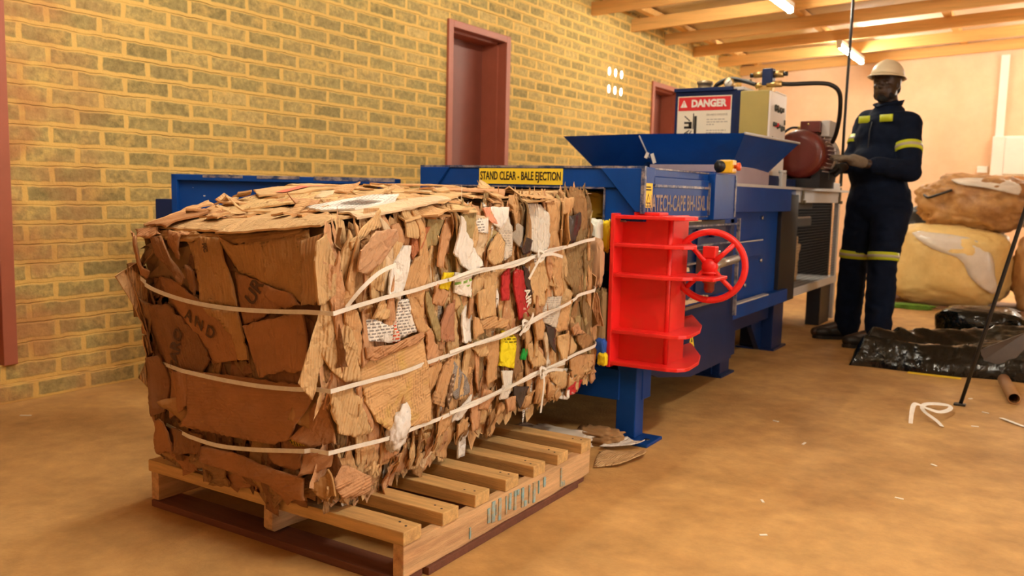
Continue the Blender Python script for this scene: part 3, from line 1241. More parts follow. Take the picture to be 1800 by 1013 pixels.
# --- valve and hoses on top
vx, vy, vz = -1.486, 5.18, 1.647
mb = MB()
mb.cyl((vx - .085, vy, vz), (vx - .02, vy, vz + .004), .018, n=16)
mb.cyl((vx + .02, vy, vz), (vx + .085, vy, vz), .020, n=16)
va = part('directional_valve', mb, BRASS)
mb = MB()
mb.box((vx - .030, vy - .035, vz - .065), (vx + .032, vy + .03, vz + .032), .005)
part('solenoid', mb, BLUE_D, va)
mb = MB()
mb.cyl((vx - .108, vy, vz - .001), (vx - .083, vy, vz), .013, n=12)
mb.cyl((vx + .083, vy, vz), (vx + .108, vy, vz), .013, n=12)
part('end_cap', mb, RUBBER, va)
mb = MB()
mb.box((vx - .05, vy - .03, 1.545), (vx + .03, vy + .03, 1.60), .006)
mb.cyl((vx + .0, vy - .02, 1.585), (vx + .085, vy - .02, 1.588), .018, n=12)
mb.cyl((vx - .065, vy - .03, 1.575), (vx - .03, vy - .03, 1.59), .014, n=12)
part('manifold', mb, BRASS, va)


def smooth_path(P, n=8):
    P = [Vector(p) for p in P]
    out = []
    for i in range(len(P) - 1):
        p0, p1, p2, p3 = P[max(i - 1, 0)], P[i], P[i + 1], P[min(i + 2, len(P) - 1)]
        for k in range(n):
            t = k / n
            out.append(.5 * ((2 * p1) + (p2 - p0) * t + (2 * p0 - 5 * p1 + 4 * p2 - p3) * t * t + (3 * p1 - p0 - 3 * p2 + p3) * t ** 3))
    out.append(P[-1])
    return out


mb = MB()
mb.tube(smooth_path([(-1.42, 5.16, 1.588), (-1.35, 5.18, 1.586), (-1.22, 5.25, 1.594), (-1.155, 5.30, 1.585), (-1.118, 5.35, 1.54), (-1.125, 5.42, 1.43), (-1.165, 5.55, 1.335), (-1.20, 5.62, 1.28)]), .013)
part('hydraulic_hose', mb, RUBBER)
mb = MB()
mb.tube(smooth_path([(-1.805, 5.16, 1.57), (-1.78, 5.155, 1.605), (-1.71, 5.17, 1.632), (-1.62, 5.16, 1.612), (-1.55, 5.15, 1.588)]), .012)
part('hydraulic_hose', mb, RUBBER)
mb = MB()
mb.tube(smooth_path([(-1.83, 5.2, 1.57), (-1.80, 5.21, 1.605), (-1.73, 5.23, 1.628), (-1.60, 5.22, 1.62)]), .012)
part('hydraulic_hose', mb, M('tan_hose', (.30, .20, .08), rough=.5))

# --- electric motor
mx, mz, my0, my1 = -1.37, 1.205, 5.50, 5.98
mb = MB()
mb.lathe((mx, my0, mz), (mx, my0 + .32, mz), [(0, .09), (0.0, .130), (.06, .146), (.18, .150), (.95, .150), (1, .14)], n=40)
mo = part('motor', mb, MAROON)
mb = MB()
for k in range(36):
    a = 2 * math.pi * k / 36
    c, s_ = math.cos(a), math.sin(a)
    mb.box((-.002, my0 + .12, .148), (.002, my0 + .31, .162), rot=Matrix.Rotation(a, 3, 'Y'), piv=(0, my0, 0))
for v in mb.bm.verts:
    v.co += Vector((mx, 0, mz))
part('cooling_fins', mb, M('fin_highlight_pink', (.62, .50, .46), rough=.4, metal=.3), mo)  # pale pink fins paint the highlights on the motor's lit side
mb = MB()
mb.lathe((mx, my0 + .32, mz), (mx, my1, mz), [(0, .155), (.2, .157), (.25, .13), (.5, .125), (.55, .152), (.85, .152), (1, .11)], n=36)
for k in range(10):
    a = 2 * math.pi * k / 10
    mb.cyl((mx + .14 * math.sin(a), my0 + .36, mz + .14 * math.cos(a)), (mx + .14 * math.sin(a), my1 - .06, mz + .14 * math.cos(a)), .012, n=8)
part('bell_housing', mb, M('light_alloy', (.62, .58, .55), rough=.4, metal=.4), mo)
mb = MB()
mb.box((mx - .02, my0 + .08, mz + .135), (mx + .10, my0 + .30, mz + .205), .006)
tb = part('terminal_box', mb, MAROON, mo)
mb = MB()
mb.cyl((mx - .02, my0 + .16, mz + .17), (mx - .05, my0 + .16, mz + .17), .014, n=12)
mb.cyl((mx + .03, my0 + .078, mz + .185), (mx + .03, my0 + .085, mz + .185), .007, n=8)
part('cable_gland', mb, BRASS, tb)
mb = MB()
mb.box((mx + .10, my0 + .12, mz + .11), (mx + .15, my0 + .30, mz + .21), .006)
part('terminal_cover', mb, GREYP, tb)
mb = MB()
mb.box((mx - .13, my0 + .02, 1.0), (mx + .13, my1 - .05, 1.055))
mb.box((mx - .12, my0 + .06, 1.05), (mx - .07, my0 + .30, 1.12))
mb.box((mx + .07, my0 + .06, 1.05), (mx + .12, my0 + .30, 1.12))
mb.box((mx + .04, my1 - .18, 1.04), (mx + .13, my1, 1.10), .01)
part('motor_mount', mb, BLACK_M, mo)
mb = MB()
mb.tube(smooth_path([(mx - .05, my0 + .16, mz + .17), (mx - .10, my0 + .15, mz + .165), (mx - .16, my0 + .12, mz + .10), (mx - .18, my0 + .1, mz)]), .008)
part('motor_cable', mb, RUBBER, mo)

# --- red lock arm
LX = -1.386
mb = MB()
mb.box((LX - .012, YF - .045, .284), (LX + .004, YF + .16, .862), .003)
ra = part('red_lock_arm', mb, RED)
mb = MB()
mb.box((LX, YF + .03, .29), (LX + .20, YF + .045, .858), .002)
mb.box((LX + .188, YF + .03, .29), (LX + .20, YF + .20, .858), .002)
part('web_plate', mb, RED, ra)
mb = MB()
mb.cyl((LX + .193, YF + .034, .30), (LX + .193, YF + .034, .85), .009, n=10)
part('web_rib', mb, RED, ra)
SH = [(LX, YF - .042), (LX + .225, YF - .035), (LX + .262, YF - .022), (LX + .283, YF + .006), (LX + .287, YF + .04), (LX + .275, YF + .17), (LX + .235, YF + .30), (LX + .12, YF + .52), (LX + .092, YF + .57), (LX + .092, YF + .14), (LX, YF + .14)]
SHT = [(LX, YF - .042), (LX + .20, YF - .035), (LX + .262, YF - .005), (LX + .287, YF + .03), (LX + .287, YF + .06), (LX + .25, YF + .15), (LX + .12, YF + .20), (LX, YF + .14)]
for z, th, sh in ((.842, .014, SHT), (.738, .014, SHT), (.625, .014, SHT), (.413, .014, SH), (.292, .014, SH)):
    mb = MB()
    mb.prism(sh, 2, z, z + th, .003)
    part('shelf_plate', mb, RED, ra)
mb = MB()
mb.box((LX + .06, YF + .0, .856), (LX + .16, YF + .09, .868), .003)
part('top_pad', mb, RED, ra)

# --- handwheel
hc = Vector((-1.085, 3.15, .672))
ax = Vector((.20, -.98, 0)).normalized()
ex = Vector((0, 0, 1))
ey = ax.cross(ex)
mb = MB()
Rw = .128
mb.tube([hc + (ex * math.cos(a) + ey * math.sin(a)) * Rw for a in [2 * math.pi * k / 48 for k in range(48)]], .0125, n=12, closed=True)
hw = part('handwheel', mb, RED)
for a in (45, 135, 225, 315):
    a = math.radians(a)
    d = ex * math.cos(a) + ey * math.sin(a)
    mb = MB()
    mb.tube([hc + d * .02 + ax * .012, hc + d * .07 + ax * .006, hc + d * Rw], .009, n=10, radii=[.012, .009, .010])
    part('spoke', mb, RED, hw)
mb = MB()
mb.lathe(hc - ax * .03, hc + ax * .03, [(0, .024), (.3, .030), (.7, .030), (1, .022)], n=24)
mb.lathe((hc.x, hc.y, hc.z - .055), (hc.x, hc.y, hc.z + .03), [(0, .026), (.1, .031), (.18, .026), (.3, .026), (.32, .034), (.4, .034), (.42, .028), (.8, .028), (1, .020)], n=24)
mb.box((hc.x - .024, hc.y - .022, hc.z + .03), (hc.x + .024, hc.y + .022, hc.z + .075), .004)
part('wheel_hub', mb, RED, hw)
mb = MB()
mb.box((LX + .18, YF + .04, .625), (hc.x + .06, YF + .20, .638), .004)
part('bracket_plate', mb, RED, hw)
mb = MB()
mb.lathe((hc.x, hc.y, .625), (hc.x, hc.y, .572), [(0, .024), (.3, .026), (.35, .020), (.8, .020), (1, .013)], n=16)
part('pin_nut', mb, M('oily_red_steel', (.30, .06, .04), rough=.35, metal=.4), hw)
mb = MB()
mb.cyl((hc.x, hc.y + .02, hc.z), (hc.x - .05, 3.62, hc.z), .018, n=14)
mb.box((hc.x - .11, 3.3, hc.z - .05), (hc.x - .02, 3.33, hc.z + .05), .004)
part('screw_spindle', mb, STEEL, hw)

# --- swung-open bale door on the left
a0, a1 = Vector((-2.33, 2.853, 0)), Vector((-3.172, 2.38, 0))
dv = (a1 - a0).normalized()
L_ = (a1 - a0).length
Rz = Matrix.Rotation(math.atan2(dv.y, dv.x), 3, 'Z')


def dbox(mb, u0, u1, t0, t1, z0, z1, bev=.004):
    vs = mb.box((u0, t0, z0), (u1, t1, z1), bev)
    for v in vs:
        v.co = a0 + Rz @ v.co


mb = MB()
dbox(mb, 0, L_, -.012, 0, .20, .96)
dbox(mb, 0, L_, -.012, .022, .948, .974)
dbox(mb, 0, L_, -.012, .022, .20, .226)
dbox(mb, 0, .022, -.012, .022, .20, .974)
dbox(mb, L_ - .026, L_, -.012, .022, .20, .974)
bd = part('bale_door', mb, BLUE)
mb = MB()
dbox(mb, .02, .36, .012, .0235, .960, .976, 0)
dbox(mb, .42, .60, .014, .0235, .962, .9755, 0)
dbox(mb, .66, .83, .014, .0235, .962, .9755, 0)
part('worn_edge', mb, EDGE, bd)
mb = MB()
rnd = random.Random(2)
for i in range(26):
    u, z = rnd.uniform(.1, L_ - .05), rnd.uniform(.7, .93)
    s_ = rnd.uniform(.0015, .004)
    dbox(mb, u, u + s_ * rnd.uniform(1, 2.5), 0.0, .0012, z, z + s_, 0)
dbox(mb, .47, .485, 0, .0012, .915, .922, 0)
part('paint_chips', mb, WHITE_INK, bd)
mb = MB()
dbox(mb, L_, L_ + .07, -.07, .02, .25, .868)
part('hook_block', mb, BLUE_D, bd)
mb = MB()
for z in (.35, .85):
    mb.cyl((-2.335, 2.93, z - .05), (-2.335, 2.93, z + .05), .022, n=14)
    mb.box((-2.345, 2.85, z - .03), (-2.32, 2.98, z + .03), .003)
part('door_hinge', mb, BLUE_D, bd)
# ================================================================== bale
BC = dict(NBL=(-2.08, 1.50, .165), NBR=(-1.45, 1.50, .16), NTL=(-2.16, 1.50, .80), NTR=(-1.42, 1.50, .838),
          FBL=(-2.10, 2.88, .270), FBR=(-1.42, 2.88, .275), FTL=(-2.16, 2.81, .945), FTR=(-1.42, 2.81, .945))
BC = {k: Vector(v) for k, v in BC.items()}
BF = {'F': ('NBL', 'NBR', 'NTR', 'NTL'), 'S': ('NBR', 'FBR', 'FTR', 'NTR'), 'T': ('NTL', 'NTR', 'FTR', 'FTL'),
      'L': ('FBL', 'NBL', 'NTL', 'FTL'), 'B': ('FBR', 'FBL', 'FTL', 'FTR'), 'U': ('NBL', 'FBL', 'FBR', 'NBR')}
FS = {'F': (.68, .655), 'S': (1.36, .675), 'T': (.74, 1.33), 'L': (1.36, .66), 'B': (.7, .68), 'U': (1.39, .65)}


def fpos(f, u, v):
    a, b, c, d = [BC[k] for k in BF[f]]
    return a * (1 - u) * (1 - v) + b * u * (1 - v) + c * u * v + d * (1 - u) * v


def fnorm(f, u, v):
    e = .01
    n = (fpos(f, u + e, v) - fpos(f, u - e, v)).cross(fpos(f, u, v + e) - fpos(f, u, v - e))
    n.normalize()
    return n


def bulge(f, u, v):
    """gentle roll-over of the bale towards its edges"""
    k = 0
    for t in (u, v):
        d = min(t, 1 - t)
        if d < .06:
            k += ((.06 - d) / .06) ** 2
    z = -.012 * min(k, 1.6)
    if f == 'T':      # the top is heaped, highest behind the near left edge
        z += .050 * math.exp(-((v - .36) / .27) ** 2) * (1 - .60 * max(0, min(1, u))) * (1 - math.exp(-max(v, 0) / .10)) * 1.12 - .018 * max(0, min(1, (v - .6) / .3))
    return z


def fold_fn(seed, ang, amp, W, tk=1.0):
    """height over local metres: crumples with sharp creases running along ang (degrees)"""
    r = random.Random(seed)
    a = math.radians(ang)
    dx, dy = math.cos(a), math.sin(a)
    off = Vector((r.uniform(0, 50), r.uniform(0, 50), r.uniform(0, 50)))
    lines = []
    for i in range(r.randint(2, 5)):
        th = a + r.uniform(-.35, .35)
        lines.append((math.cos(th + math.pi / 2), math.sin(th + math.pi / 2), r.uniform(-.35, .35) * W, r.choice((-1, 1)) * r.uniform(.10, .42) * (1 if W < .09 else .5) * (.35 + .65 * tk)))
    tp = r.choice((-1, 1)) * r.uniform(.06, .34) * (1 if W < .12 else .35) * tk
    tilt = -math.sin(a) * tp + r.uniform(-.05, .05) * tk, math.cos(a) * tp + r.uniform(-.05, .05) * tk

    def h(x, y):
        s_ = x * dx + y * dy
        t = -x * dy + y * dx
        p = Vector((t * 16, s_ * 4.5, 0)) + off
        q = Vector((x * 9, y * 9, 0)) + off
        n1 = 1 - 2.4 * abs(mn.noise(p)) ** .8
        n2 = mn.noise(q)
        n3 = mn.noise(p * 3.1)
        z = amp * (.75 * n1 + .45 * n2 + .34 * n3)
        for (lx, ly, c, k) in lines:
            dd = x * lx + y * ly - c
            if dd > 0:
                z -= k * dd
        return z + tilt[0] * x + tilt[1] * y
    return h


def sheet_mesh(bm, face, poly, d0, ang, amp, seed, jag=.0035, step=.014, mi=0, curl=0.0, skirt=.005, flat=1.0, tk=1.0):
    """one crumpled sheet on a bale face; poly in face uv"""
    r = random.Random(seed)
    Wf, Hf = FS[face]
    P = [Vector((u * Wf, v * Hf)) for u, v in poly]
    c = sum(P, Vector((0, 0))) / len(P)
    W = max((p - c).length for p in P)
    B_ = []
    n = len(P)
    for i in range(n):
        p, q = P[i], P[(i + 1) % n]
        L = (q - p).length
        k = max(1, int(L / step))
        nr = Vector((-(q - p).y, (q - p).x))
        if L > 0:
            nr /= L
        torn = r.random() < .45
        for j in range(k):
            t = j / k
            w = jag * (1.9 if torn else .5) * (mn.noise(Vector((p.x * 60 + t * L * 90, p.y * 60, seed * 1.7)))) if j else 0
            B_.append(p + (q - p) * t + nr * w)
    x0, x1 = min(p.x for p in B_), max(p.x for p in B_)
    y0, y1 = min(p.y for p in B_), max(p.y for p in B_)
    V = list(B_)
    nx, ny = int((x1 - x0) / step), int((y1 - y0) / step)
    for i in range(1, nx + 1):
        for j in range(1, ny + 1):
            V.append(Vector((x0 + (i + r.uniform(-.3, .3)) * step, y0 + (j + r.uniform(-.3, .3)) * step)))
    try:
        vo, eo, fo, ov, oe, of = delaunay_2d_cdt(V, [], [list(range(len(B_)))], 1, 1e-5)
    except Exception:
        return None
    h0 = fold_fn(seed, ang, amp, W, tk)

    def h(x, y):
        return h0(x, y) * flat
    cur_dir = Vector((math.cos(r.uniform(0, 6.28)), math.sin(r.uniform(0, 6.28))))

    def at(x, y, extra=0.0):
        u, v = x / Wf, y / Hf
        z = d0 + h(x - c.x, y - c.y) + bulge(face, u, v) + extra
        if curl:
            e = (Vector((x, y)) - c).dot(cur_dir) / W
            if e > .3:
                z += curl * (e - .3) ** 2
        z = max(z, -.012)
        return fpos(face, u, v) + fnorm(face, u, v) * z
    uvl = bm.loops.layers.uv.verify()
    ca, sa = math.cos(math.radians(ang - 90)), math.sin(math.radians(ang - 90))
    vs = [bm.verts.new(at(p.x, p.y)) for p in vo]
    ec = {}
    fs = []
    for t in fo:
        if len(set(t)) < 3:
            continue
        f = bm.faces.new([vs[i] for i in t])
        f.material_index = mi
        f.smooth = True
        fs.append(f)
        for lp, i in zip(f.loops, t):
            x, y = vo[i].x - c.x, vo[i].y - c.y
            lp[uvl].uv = (x * ca + y * sa + seed * .37, -x * sa + y * ca + seed * .21)
        for k in range(len(t)):
            e = tuple(sorted((t[k], t[(k + 1) % len(t)])))
            ec[e] = (ec.get(e, (0,))[0] + 1, (t[k], t[(k + 1) % len(t)]))
    if skirt:
        low = {}
        for e, (cnt, (i, j)) in ec.items():
            if cnt == 1:
                for q in (i, j):
                    if q not in low:
                        low[q] = bm.verts.new(at(vo[q].x, vo[q].y, -skirt))
                f = bm.faces.new((vs[j], vs[i], low[i], low[j]))
                f.material_index = mi
                for lp in f.loops:
                    lp[uvl].uv = (seed * .37, seed * .21)
    return at


CARD = {
    'kraft_a': card('kraft_board', (.62, .36, .165), stain=(.50, .27, .12)),
    'kraft_b': card('pinkish_board', (.58, .31, .155), stain=(.46, .23, .11)),
    'kraft_c': card('pale_kraft_board', (.68, .44, .215), corr=.5, stain=(.54, .32, .14)),
    'kraft_d': card('brown_board', (.36, .20, .085), stain=(.25, .13, .055)),
    'kd1': card('shaded_red_brown_board', (.40, .19, .08), stain=(.31, .145, .06), corr=.08, crease=.45),  # kd boards: darker copies, the front face's shade put into their colour
    'kd2': card('shaded_olive_brown_board', (.45, .25, .095), stain=(.37, .20, .075), corr=.12, crease=.45, prints=.35, pscale=46, pcover=.33),
    'kd3': card('shaded_umber_board', (.27, .13, .055), stain=(.19, .09, .04), corr=.1, crease=.5),
    'corr': card('bare_corrugated_board', (.62, .36, .16), corr=1.6, stain=(.52, .30, .13)),
    'olive': card('olive_board', (.42, .31, .14), stain=(.32, .22, .09)),
    'redbrown': card('red_brown_card', (.52, .19, .085)),
    'redbrown2': card('dull_pink_card', (.46, .22, .125)),
    'pinkbrown': card('pink_brown_board', (.56, .33, .185), stain=(.52, .24, .13), corr=.1),
    'pinkred': card('faded_red_paper', (.74, .32, .20)),
    'dirty': card('soiled_board', (.30, .19, .085), stain=(.10, .065, .035), corr=.6),
    'film': M('black_plastic_film', (.055, .042, .04), rough=.25, var=.4, scale=20, bump=.4, bscale=25),
    'greyplast': card('grey_bubble_plastic', (.34, .30, .27), prints=.5, pscale=110, pcol=(.08, .07, .07), pcover=.7),
    'greyc': card('grey_card', (.42, .36, .29), corr=.1),
    'white': card('white_paper', (.86, .82, .76), corr=.1, var=.06, stain=(.74, .62, .48)),
    'whitecorr': card('white_lined_board', (.84, .78, .69), corr=.8, var=.08, stain=(.66, .50, .34)),
    'whitebrown': card('washed_out_board', (.70, .52, .33), corr=.2),
    'greyprint': card('grey_white_wrapper', (.68, .60, .50), prints=.5, pscale=55, pcol=(.25, .22, .2), pcover=.5),
    'print_w': card('printed_white_paper', (.85, .81, .75), prints=.75, pscale=52, pcol=(.12, .10, .10), pcover=.56, corr=.1, var=.05),
    'print_red': card('printed_red_paper', (.80, .70, .62), prints=1.0, pscale=48, pcol=(.75, .09, .03), pcover=.75, corr=.1),
    'print_green': card('printed_green_carton', (.85, .80, .72), prints=.9, pscale=26, pcol=(.20, .42, .03), pcover=.52, corr=.1),
    'print_y': card('printed_yellow_label', (.86, .72, .02), prints=.8, pscale=45, pcol=(.05, .05, .01), pcover=.42, corr=.1),
    'print_ck': card('printed_kraft_carton', (.66, .40, .185), prints=.42, pscale=44, pcol=(.28, .14, .06), pcover=.46, stain=(.58, .42, .08), corr=.1, crease=.5),
    'print_k': card('printed_board', (.60, .34, .16), prints=.5, pscale=40, pcol=(.2, .1, .05), pcover=.5),
    'print_top': card('printed_top_board', (.68, .45, .205), prints=.6, pscale=50, pcol=(.16, .09, .04), pcover=.5, pvert=True),
    'dark_print': card('dark_printed_card', (.20, .12, .07), prints=.8, pscale=30, pcol=(.7, .55, .4), pcover=.55),
    'yellow': card('yellow_paper', (.86, .66, .02), corr=.05, var=.05),
    'yellowdark': card('yellow_film', (.55, .36, .04), prints=.8, pscale=60, pcover=.6),
    'redc': card('red_printed_carton', (.50, .035, .035), corr=.05, var=.15, prints=.55, pscale=30, pcol=(.72, .55, .45), pcover=.40),
    'green': card('green_plastic', (.02, .34, .05), corr=.05),
}

bale = thing('cardboard_bale', 'large strapped bale of crushed cardboard resting on the wooden pallet', 'bale', (-1.78, 2.1, .14))

# --- core: compressed layers, mostly hidden in the gaps
mb = MB()
for f in BF:
    nx, ny = (48, 30) if f in 'SL' else ((26, 46) if f == 'T' else (26, 26))
    g = []
    for i in range(nx + 1):
        row = []
        for j in range(ny + 1):
            u, v = i / nx, j / ny
            p = fpos(f, u, v)
            n = fnorm(f, u, v)
            z = -.015 + .014 * mn.noise(Vector((p.x * 14, p.y * 26, p.z * 9))) + .008 * mn.noise(p * 45)
            e = min(u, 1 - u, v, 1 - v)
            z -= .012 * max(0, 1 - e / .05)
            if f == 'T':
                z += bulge(f, u, v)
            row.append(mb.bm.verts.new(p + n * z))
        g.append(row)
    for i in range(nx):
        for j in range(ny):
            mb.bm.faces.new((g[i][j], g[i + 1][j], g[i + 1][j + 1], g[i][j + 1]))
bmesh.ops.remove_doubles(mb.bm, verts=mb.bm.verts, dist=.02)
core = mb.build('compressed_core', card('core_board', (.34, .20, .09), stain=(.20, .11, .05)), bale, norm=False)

# --- the mass of smaller crushed sheets between the big ones
FILL = ['kraft_a', 'kraft_b', 'kraft_c', 'kraft_d', 'kd1', 'kd2', 'kd3', 'olive', 'whitebrown', 'white', 'greyprint', 'dirty', 'print_w', 'corr']
fb = bmesh.new()
R = random.Random(41)


def rect(cx, cy, w, l, ang, face, k=0):
    a = math.radians(ang)
    Wf, Hf = FS[face]
    out = []
    sl, sk = R.uniform(-.22, .22), R.uniform(-.25, .25)
    shape = R.choice((((-.5, -.5), (.5, -.5), (.5, .5), (-.5, .5)), ((-.5, -.5), (.3, -.55), (.55, .1), (.2, .5), (-.4, .42)),
                      ((-.35, -.5), (.5, -.4), (.5, .5), (-.5, .3)), ((-.5, -.4), (.1, -.6), (.5, -.3), (.45, .5), (-.1, .4), (-.5, .55))))
    for x, y in shape:
        x = (x + sk * y) * w * R.uniform(.8, 1.1)
        y = y * l * R.uniform(.9, 1.08) + sl * x * 1.5
        # l runs along ang
        X = y * math.cos(a) - x * math.sin(a)
        Y = y * math.sin(a) + x * math.cos(a)
        out.append(((cx * Wf + X) / Wf, (cy * Hf + Y) / Hf))
    return out


def pick(ws):
    names = list(ws)
    return FILL.index(R.choices(names, [ws[n] for n in names])[0])


WS = {'kraft_a': 6, 'kraft_b': 5, 'kraft_c': 6, 'kraft_d': 3, 'olive': 1, 'whitebrown': 1, 'white': .5, 'greyprint': .4, 'dirty': .8, 'print_w': .2}
sd = 1000
for i in range(430):
    u, v = R.uniform(.0, 1.0), R.uniform(.0, 1.0)
    l = R.uniform(.10, .40) * (.75 if v < .2 else 1)
    w = R.uniform(.018, .075)
    v = min(max(v, .35 * l / .675), 1 - .42 * l / .675)
    ws = dict(WS)
    if u > .86:
        ws = {'kraft_d': 3, 'dirty': 5, 'kraft_a': 1, 'olive': 2}
    sd += 1
    sheet_mesh(fb, 'S', rect(u, v, w, l, 90 + R.gauss(0, 13), 'S'), R.uniform(-.014, .007), 90, R.uniform(.007, .014), sd, step=.012, mi=pick(ws), curl=R.uniform(0, .02), tk=.55)
# ragged lower fringe
for i in range(85):
    u = R.uniform(0, 1)
    sd += 1
    sheet_mesh(fb, 'S', rect(u, R.uniform(-.015, .06) if u > .12 else R.uniform(.02, .07), R.uniform(.02, .06), R.uniform(.05, .11), 90 + R.gauss(0, 22), 'S'), R.uniform(-.02, .018), 90, .013, sd, step=.012, mi=pick(WS), curl=R.uniform(0, .05))
for i in range(80):
    u, v = R.uniform(.03, .97), R.uniform(.06, .80)
    sd += 1
    sheet_mesh(fb, 'F', rect(u, v, R.uniform(.05, .12), R.uniform(.1, .22), 100 + R.gauss(0, 25), 'F'), R.uniform(-.024, -.008), 100, .010, sd, step=.016,
               mi=pick({'kd1': 4, 'kd2': 3, 'kd3': 4, 'kraft_d': 2}), curl=R.uniform(0, .015), tk=.4)
for i in range(36):
    sd += 1
    if i < 18:
        u, v, an = R.uniform(.02, .95), R.uniform(.0, .06), R.gauss(0, 25)
    else:
        u, v, an = R.uniform(-.03, .03), R.uniform(.05, .86), 90 + R.gauss(0, 20)
    sheet_mesh(fb, 'F', rect(u, v, R.uniform(.03, .07), R.uniform(.07, .16), an, 'F'), R.uniform(-.012, .01), an, .014, sd, step=.014,
               mi=pick({'kd1': 4, 'kd2': 2, 'kd3': 4, 'kraft_d': 2}), curl=R.uniform(0, .05))
# top: shingled flat sheets, edges lifting
WT_ = {'kraft_c': 7, 'kraft_a': 5, 'kraft_b': 2, 'whitebrown': 1, 'olive': .6}
for i in range(190):
    u, v = R.uniform(.05, .95), R.uniform(.03, .93)
    sd += 1
    sheet_mesh(fb, 'T', rect(u, v, R.uniform(.04, .12), R.uniform(.10, .24), R.gauss(8, 30), 'T'), R.uniform(-.015, .012), R.uniform(-20, 30), R.uniform(.003, .007), sd,
               step=.018, mi=pick(WT_), curl=R.uniform(.0, .03), flat=.45, tk=.35)
for i in range(70):
    sd += 1
    sheet_mesh(fb, 'T', rect(R.uniform(.04, .96), R.uniform(.02, .80), R.uniform(.025, .07), R.uniform(.05, .14), R.gauss(8, 40), 'T'), R.uniform(.012, .028), R.uniform(-20, 30), R.uniform(.004, .009), sd,
               step=.014, mi=pick(WT_), curl=R.uniform(.0, .05), flat=.8, tk=.5)
for f, k in (('L', 120), ('B', 26)):
    for i in range(k):
        sd += 1
        sheet_mesh(fb, f, rect(R.uniform(0, 1), R.uniform(.10, .72), R.uniform(.03, .10), R.uniform(.08, .25), 90 + R.gauss(0, 18), f), R.uniform(-.012, .012), 90, .012, sd,
                   step=.022, mi=pick(WS), curl=R.uniform(0, .04))
me = bpy.data.meshes.new('crushed_sheets')
fb.to_mesh(me)
fb.free()
o = mesh_obj('crushed_sheets', me, [CARD[n] for n in FILL], bale)
o['kind'] = 'stuff'

